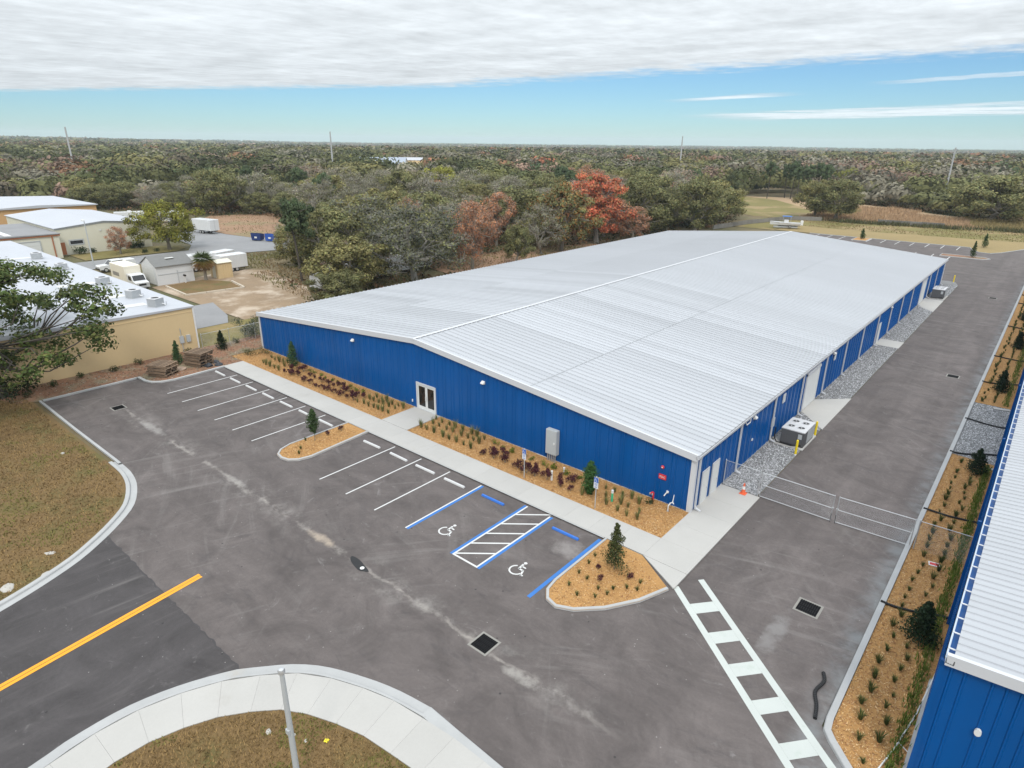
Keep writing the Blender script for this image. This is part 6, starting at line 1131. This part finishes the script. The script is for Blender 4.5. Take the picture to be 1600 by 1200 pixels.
# ------------------------------------------------------------------ the far woods (one mass), underbrush
def crowns(cx, cy, cz, R_, H_, nq, size, cols):
    n = len(cx); d = rdir(n * nq).reshape(n, nq, 3); d[..., 2] = np.abs(d[..., 2]) * 1.1 - .25; d *= rng.uniform(.62, 1.08, (n, nq, 1)) * (1 + .2 * np.sin(3 * np.arctan2(d[..., 1:2], d[..., 0:1]) + rng.uniform(0, 6, (n, 1, 1))))
    c = np.stack([cx, cy, cz + H_ * .55], 1)[:, None, :] + d * np.stack([R_, R_, H_ * .45], 1)[:, None, :]
    dn = d.reshape(-1, 3) / (np.linalg.norm(d.reshape(-1, 3), axis=1)[:, None] + 1e-6) + np.array([0, 0, .3]); V, F = leaf_quads(c.reshape(-1, 3), 1.0, .7, .25, dn, .38); V = V.reshape(-1, 4, 3); cc = c.reshape(-1, 1, 3); V = cc + (V - cc) * np.repeat(size, nq)[:, None, None]
    col = np.repeat(cols, nq, 0) * rng.uniform(.86, 1.14, (n * nq, 1)); lump = np.sin(c.reshape(-1, 3) * (2.6 / np.repeat(R_, nq)[:, None]) * np.array([1.9, 2.3, 2.1])); NN.append(np.repeat(dn + .35 * lump + rng.normal(0, .16, dn.shape), 4, 0)); return V.reshape(-1, 3), F, np.clip(col, .003, 1)
NN = []
PAL = np.array([GRN, (0.095, 0.105, 0.045), OLV, GRY, (0.20, 0.165, 0.115), (0.32, 0.175, 0.10), PNK, (0.22, 0.22, 0.06), (0.40, 0.16, 0.09), PIN]) * .72
def palette(x, y):
    # stands of one kind about 20-35 m across, so the colour changes stand by stand rather than tree by tree
    cs_ = 20 + 14 * np.clip((np.hypot(x - CAMX, y - CAMY) - 400) / 900, 0, 1); cs_ = np.where(cs_ < 27, 24.0, 34.0)
    wx = x + 26 * (vnoise(x, y, 33, 41) - .5); wy = y + 26 * (vnoise(x, y, 33, 42) - .5); ix, iy = np.floor(wx / cs_), np.floor(wy / cs_)
    r_ = np.abs(np.sin(ix * 12.9898 + iy * 78.233 + cs_) * 43758.5453) % 1.0; r_ = np.where(rng.random(len(x)) < .22, rng.random(len(x)), r_)
    n_ = vnoise(x, y, 170, 14); wA = np.cumsum([.32, .26, .17, .10, .07, .015, .03, .01, .0, .025]); wB = np.cumsum([.20, .14, .14, .18, .14, .06, .115, .01, .005, .01])
    wA /= wA[-1]; wB /= wB[-1]; out = np.where(n_ > .52, np.searchsorted(wB, r_), np.searchsorted(wA, r_)); sb = .78 + .44 * (np.abs(np.sin(ix * 39.35 + iy * 11.13 + 3) * 24634.63) % 1.0); return PAL[np.clip(out, 0, 9)] * rng.uniform(.88, 1.12, (len(x), 1)) * sb[:, None]
VV, FF, CC, off = [], [], [], 0
def emit(x, y, R_, H_, nq, size):
    global off
    V, F, c = crowns(x, y, ground_h(x, y), R_, H_, nq, size, palette(x, y)); VV.append(V); FF.append(F + off); CC.append(c); off += len(V)
rest = np.array([(x, y, R_) for r, x, y, R_ in woods[NT:]]); emit(rest[:, 0], rest[:, 1], rest[:, 2], np.minimum(rest[:, 2] * rng.uniform(1.2, 1.6, len(rest)), 13), 230, np.full(len(rest), .8))
for r0, r1, cnt_, nq, Rr, sz in ((395, 700, 1800, 165, (8, 13), 1.05), (690, 1300, 3400, 68, (10, 17), 2.0), (1280, 2600, 4800, 26, (11, 18), 3.2), (2550, 6200, 5500, 12, (20, 36), 8.5)):
    r = np.sqrt(rng.uniform(r0 ** 2, r1 ** 2, cnt_)); a = rng.uniform(-.12, 1.58, cnt_); x, y = CAMX - r * np.sin(a), CAMY + r * np.cos(a)
    k = np.array([free(u, v) for u, v in zip(x, y)]) if r0 < 700 else np.ones(cnt_, bool)
    if r0 < 1200: k &= (vnoise(x, y, 75, 21) * .65 + .35 * vnoise(x, y, 30, 22)) > .24
    x, y = x[k], y[k]; n = len(x); R_ = rng.uniform(*Rr, n) * rng.choice([.6, .85, 1.0, 1.2], n); emit(x, y, R_, np.minimum(R_ * 1.45, rng.uniform(9.0, 14.5, n)) if r0 < 2500 else rng.uniform(10, 15, n), nq, np.full(n, sz))
fw = new_mesh('far_woods', np.concatenate(VV), np.concatenate(FF), M['far_leaf'], np.concatenate(CC)); bend_normals(fw, np.concatenate(NN)); o = put('far_woods', fw); o['kind'] = 'stuff'; tag(o, 'far mixed woodland of green, grey and rust trees reaching the horizon', 'woods')
# underbrush beneath the near woods
pts = [(r, x, y) for r, x, y in cand if r < 300][:7000]; n = len(pts); c0 = np.array([(x, y, 0) for r, x, y in pts]); nq = 9
c = np.repeat(c0, nq, 0) + rng.normal(0, 1, (n * nq, 3)) * np.array([.8, .8, .35]); c[:, 2] = np.abs(c[:, 2]) + .1; V, F = leaf_quads(c, .34, .6, .2)
o = put('underbrush', new_mesh('underbrush', V, F, M['far_leaf'], np.repeat(np.array([(0.09, 0.085, 0.04), (0.06, 0.065, 0.03), (0.20, 0.12, 0.07)])[rng.integers(0, 3, n)], nq, 0) * rng.uniform(.7, 1.3, (n * nq, 1)))); o['kind'] = 'stuff'; tag(o, 'low tangled underbrush beneath the woods', 'brush')
# tall dry reeds in the meadow and weeds along the woods
def blades(name, xy, h, w_, cols, z=0.0, lean=.25):
    n = len(xy); a = rng.uniform(0, 6.28, n); b_ = np.stack([xy[:, 0], xy[:, 1], np.full(n, z)], 1); t_ = np.stack([-np.sin(a), np.cos(a), 0 * a], 1) * w_; hh = h * rng.uniform(.5, 1.2, n); up_ = np.stack([np.cos(a) * hh * lean, np.sin(a) * hh * lean, hh], 1)
    V = np.stack([b_ - t_, b_ + t_, b_ + up_], 1).reshape(-1, 3); return put(name, new_mesh(name, V, np.arange(3 * n).reshape(n, 3), M['far_leaf'], cols))
MEA = [(60, 191), (8, 187), (-20, 181), (-40, 177), (-62, 174), (-99, 205), (-95, 250), (-70, 262), (-30, 232), (-8, 214), (70, 226)]
xy = np.array([q for q in zip(rng.uniform(-100, 60, 90000), rng.uniform(172, 262, 90000)) if poly_in(q[0], q[1], MEA)]); k = (vnoise(xy[:, 0], xy[:, 1], 14, 3) > .33) & (xy[:, 0] > -50); xy = xy[k][:30000]
cols = np.where((vnoise(xy[:, 0], xy[:, 1], 22, 9) > .35)[:, None], np.array([[0.40, 0.275, 0.17]]), np.array([[0.26, 0.21, 0.10]])) * rng.uniform(.7, 1.25, (len(xy), 1)); o = blades('dry_reeds', xy, .95, .16, cols); o['kind'] = 'stuff'; tag(o, 'tall dry tan reeds filling the meadow behind the car park', 'reeds')
xy = np.concatenate([np.stack([rng.normal(cx, sx_, 500), rng.normal(cy, .9, 500)], 1) for cx, cy, sx_ in ((-24, 178, 4), (-14, 180, 4), (2, 184, 5), (12, 187, 5), (-34, 176, 4))]); o = blades('pond_reeds', xy, 1.2, .14, jitcol((0.10, 0.10, 0.05), len(xy), .3)); o['kind'] = 'stuff'; tag(o, 'green reeds along the pond bank', 'reeds')
# dry weeds over the rough ground beside the yards and along the roof edge
WEED = [([(-150, 41.5), (-128, 43), (-117, 49), (-116, 62), (-135, 72), (-172, 74), (-178, 56)], 2200), ([(-78, 46), (-62, 42), (-55, 92), (-60, 100), (-72, 78)], 5000), ([(-110, 20), (-97, 20), (-88, 27), (-106, 36), (-112, 24)], 2500), ([(-62, 6), (-56, 6), (-56, 22), (-60, 30), (-66, 22)], 2500), ([(-90, 20), (-62, 15), (-62, 45), (-90, 40)], 5000), ([(-45, 158), (-30, 157.5), (0, 160.5), (34, 168), (60, 172), (60, 189), (8, 185), (-40, 175), (-57, 171)], 9000)]
xy = []
for P_, n_ in WEED:
    P2 = np.array(P_); q = rng.uniform(P2.min(0), P2.max(0), (n_, 2)); xy += [u for u in q if poly_in(u[0], u[1], P_)]
xy = np.array(xy); g = vnoise(xy[:, 0], xy[:, 1], 6, 31); k = g > .25; xy, g = xy[k], g[k]; cols = np.where((g > .62)[:, None], np.array([[0.17, 0.155, 0.06]]), np.array([[0.23, 0.165, 0.09]])) * rng.uniform(.6, 1.3, (len(xy), 1)); o = blades('dry_weeds', xy, .32, .10, cols); o['kind'] = 'stuff'; tag(o, 'thin dry weeds over the rough ground', 'weeds')
# lawn blades near the camera
xy = np.concatenate([np.stack([rng.uniform(-52, -20, 70000), rng.uniform(-46, -20.8, 70000)], 1), np.stack([rng.uniform(-9, 3, 26000), rng.uniform(-33, -22, 26000)], 1)])
LAWN1 = offset(LCs, -0.8)[::-1] + [(-60, -21.2), (-60, -60)]; LAWN2 = offset(SGs, -.06) + [(60, -60), (-5, -60)]
xy = np.array([q for q in xy if poly_in(q[0], q[1], LAWN1) or poly_in(q[0], q[1], LAWN2)]); g = vnoise(xy[:, 0], xy[:, 1], 2.2, 4) + .4 * vnoise(xy[:, 0], xy[:, 1], .6, 8); cols = np.where((g > .92)[:, None], np.array([[0.15, 0.135, 0.042]]), np.where((g > .5)[:, None], np.array([[0.225, 0.15, 0.066]]), np.array([[0.165, 0.108, 0.05]]))) * rng.uniform(.6, 1.4, (len(xy), 1))
o = blades('lawn_grass', xy, .10, .032, cols, .075, .9); o['kind'] = 'stuff'; tag(o, 'patchy brown and olive lawn grass', 'grass')
# mulch chips
def scatter(P_, n):
    P_ = np.array(P_); lo, hi = P_.min(0), P_.max(0); q = rng.uniform(lo, hi, (n, 2)); return np.array([u for u in q if poly_in(u[0], u[1], P_.tolist())])
def inset(P_, f=.93): c = np.mean(P_, 0); return [tuple(c + (np.array(p) - c) * f) for p in P_]
sp = [(scatter(beds['front_left'], 15000), .062), (scatter(beds['front_right'], 17000), .062), (scatter(inset(TRI, .88), 3200), .092), (scatter(inset(ISL, .86), 2400), .092), (scatter(RB, 24000), .062), (scatter(rect(11.0, 14.1, 34, 75), 9000), .062)]
c = np.concatenate([np.column_stack([q, np.full(len(q), z) + rng.uniform(.004, .03, len(q))]) for q, z in sp]); V, F = leaf_quads(c, .055, .3, 1.2)
o = put('mulch_chips', new_mesh('mulch_chips', V, F, M['chips'], np.array([(0.50, 0.30, 0.12), (0.40, 0.21, 0.08), (0.26, 0.12, 0.05), (0.58, 0.39, 0.20)])[rng.integers(0, 4, len(c))] * rng.uniform(.8, 1.15, (len(c), 1)))); o['kind'] = 'stuff'; tag(o, 'orange-brown shredded mulch covering the beds', 'mulch')
# leaf litter and debris on the soil strip
c = scatter([(-50.2, -20.2), (-50.2, -12.8), (-47.6, -12.4), (-47.4, -3.6), (-49.9, -1), (-49.9, 5), (-54.8, 5), (-54.8, -22)], 5200); c = np.column_stack([c, rng.uniform(.035, .08, len(c))]); V, F = leaf_quads(c, .09, .4, 1.0)
o = put('leaf_litter', new_mesh('leaf_litter', V, F, M['chips'], np.array([(0.20, 0.13, 0.08), (0.14, 0.10, 0.07), (0.26, 0.17, 0.10), (0.30, 0.27, 0.22)])[rng.integers(0, 4, len(c))] * rng.uniform(.7, 1.2, (len(c), 1)))); o['kind'] = 'stuff'; tag(o, 'brown leaf litter on the soil strip', 'litter')
# gravel stones
def stones(xy, z, s0, s1, cols):
    n = len(xy); s = rng.uniform(s0, s1, (n, 1, 1)); o8 = np.array([(1, 0, 0), (0, 1, 0), (-1, 0, 0), (0, -1, 0), (0, 0, .8), (0, 0, -.5)]); V = o8[None] * s * rng.uniform(.6, 1.2, (n, 6, 1)); a = rng.uniform(0, 6.28, n); ca, sa = np.cos(a)[:, None], np.sin(a)[:, None]
    V = np.stack([V[..., 0] * ca - V[..., 1] * sa, V[..., 0] * sa + V[..., 1] * ca, V[..., 2]], -1) + np.column_stack([xy, np.full(n, z)])[:, None, :]
    F = np.array([(0, 1, 4), (1, 2, 4), (2, 3, 4), (3, 0, 4)]); FF_ = (F[None] + 6 * np.arange(n)[:, None, None]).reshape(-1, 3); return V.reshape(-1, 3), FF_, np.repeat(cols, 4, 0)
def clear(q): return not (13.3 < q[1] < 16.8 and q[0] > .2) and not (46.9 < q[1] < 50) and not (78.2 < q[1] < 82 and q[0] > .2) and not poly_in(q[0], q[1], [(0, 21.1), (2.6, 18.3), (2.6, 27.2), (0, 24.7)]) and not poly_in(q[0], q[1], [(0, 71.8), (2.5, 69), (2.5, 78), (0, 78)])
g1 = np.array([q for q in zip(rng.uniform(.06, 2.38, 26000), 4.8 + 87 * rng.random(26000) ** 1.5) if clear(q)]); g2 = np.column_stack([rng.uniform(11.08, 14.1, 5200), rng.uniform(20.4, 33.5, 5200)]); xy = np.concatenate([g1, g2]); pal = np.array([.10, .17, .26, .36, .50])[rng.integers(0, 5, len(xy))][:, None] * np.array([[1, 1, 1.02]])
V, F, c = stones(xy, .05, .03, .07, pal); o = put('gravel', new_mesh('gravel', V, F, M['gravel'], c)); o['kind'] = 'stuff'; tag(o, 'grey crushed stone gravel along the long blue wall', 'gravel')

# ------------------------------------------------------------------ far landmarks
for i, (x, y, h, lb) in enumerate(((-409, 93, 26.2, 'tall grey power pole on the left skyline'), (-335, 209, 25.6, 'tall pale power pole left of centre on the skyline'), (-201, 400, 25.6, 'thin power pole right of centre on the skyline'), (-23, 254.6, 20.7, 'tall pale power pole near the right edge of the woods'))):
    t = thing('power_pole', lb, 'power pole', (x, y, float(ground_h(x, y))), 0, 'tall power poles'); MB().tube([(0, 0, 0), (0, 0, h)], [.55 if i < 3 else .34, .38 if i < 3 else .24], 8)  .build('pole', M['pole'], t)
    for z in (.97, .90, .83): MB().tube([(-.7, .7, h * z), (.7, -.7, h * z + .1)], .08, 5).build('cross_arm', M['grey_metal'], t)
def house(x, y, w_, d_, h, rz, wall, roofm, label):
    t = thing('house', label, 'house', (x, y, float(ground_h(x, y))), rz, 'houses among the far trees'); MB().prof([(-d_ / 2, 0), (d_ / 2, 0), (d_ / 2, h), (0, h + d_ * .2), (-d_ / 2, h)], 'x', -w_ / 2, w_ / 2).build('wall', wall, t)
    rf = MB()
    for s in (-1, 1): rf.add([(u, s * v, z) for u in (-w_ / 2 - .4, w_ / 2 + .4) for v, z in ((d_ / 2 + .4, h - .05), (0, h + d_ * .2 + .05), (0, h + d_ * .2 + .2), (d_ / 2 + .4, h + .1))], [(0, 1, 2, 3), (4, 7, 6, 5), (3, 2, 6, 7), (0, 4, 5, 1)])
    rf.build('roof', roofm, t)
    for k in range(4): u = -w_ / 2 + w_ * (k + .5) / 4; MB().box(u - .6, u + .6, -d_ / 2 - .04, -d_ / 2 - .003, 1.0, 2.2).build('window', M['glass'], t)
    MB().box(w_ / 8 - .5, w_ / 8 + .5, -d_ / 2 - .05, -d_ / 2 - .003, .1, 2.1).build('door', M['door_white'], t)
CW, BR_ = M['white'], mat('blue_grey_roof', (0.30, 0.34, 0.40), .5); PK = mat('pale_pink_wall', (0.55, 0.42, 0.38), .8)
for a in ((-362, 268, 34, 22, 5.5, .75, CW, BR_, 'building with blue-grey roof in the clearing left of centre'), (-440, 240, 26, 10, 4.5, .5, CW, M['memb'], 'white house left of the blue-grey roof'), (-414, 228, 18, 9, 4.5, .4, M['cream'], M['memb'], 'cream house in the far left clearing'), (-412, 330, 34, 10, 6, .7, M['tan'], M['memb'], 'long pale building behind the blue-grey roof'), (-388, 352, 22, 9, 6, .7, PK, M['rust'], 'pinkish house right of the long pale building'), (-520, 175, 24, 12, 6, .3, CW, M['memb'], 'white house high in the trees at the left'),
          (-176, 493, 22, 9, 5, .1, CW, M['memb'], 'white house among trees left of the right power pole'), (-160, 500, 14, 8, 5, .2, CW, M['shingle'], 'grey-roofed house beside the white one'), (-205, 130, 10, 8, 4.5, .6, PK, M['memb'], 'small pink and white house above the mixed woods')): house(*a)
sheet('far_clearing', [(-375, 168), (-355, 190), (-460, 262), (-490, 226)], .12, M['meadow']); sheet('far_clearing', [(-360, 262), (-345, 300), (-385, 375), (-440, 310)], .12, mat('pale_lot', (0.55, 0.47, 0.38), .9, var=((.05, .2),)))

# ------------------------------------------------------------------ haze: the air itself
b = MB(); b.box(-9000, 9000, -9000, 9000, -3, 75); hz = b.build('haze', None); hz['kind'] = 'stuff'
hm = bpy.data.materials.new('haze_air'); hm.use_nodes = True; hm.node_tree.nodes.clear(); pv = hm.node_tree.nodes.new('ShaderNodeVolumePrincipled'); pv.inputs['Color'].default_value = (0.80, 0.92, 1.0, 1); pv.inputs['Density'].default_value = 0.00011; pv.inputs['Anisotropy'].default_value = 0.2
mo = hm.node_tree.nodes.new('ShaderNodeOutputMaterial'); hm.node_tree.links.new(pv.outputs[0], mo.inputs['Volume']); hz.data.materials.clear(); hz.data.materials.append(hm); tag(hz, 'thin pale winter haze softening the far woods', 'haze')
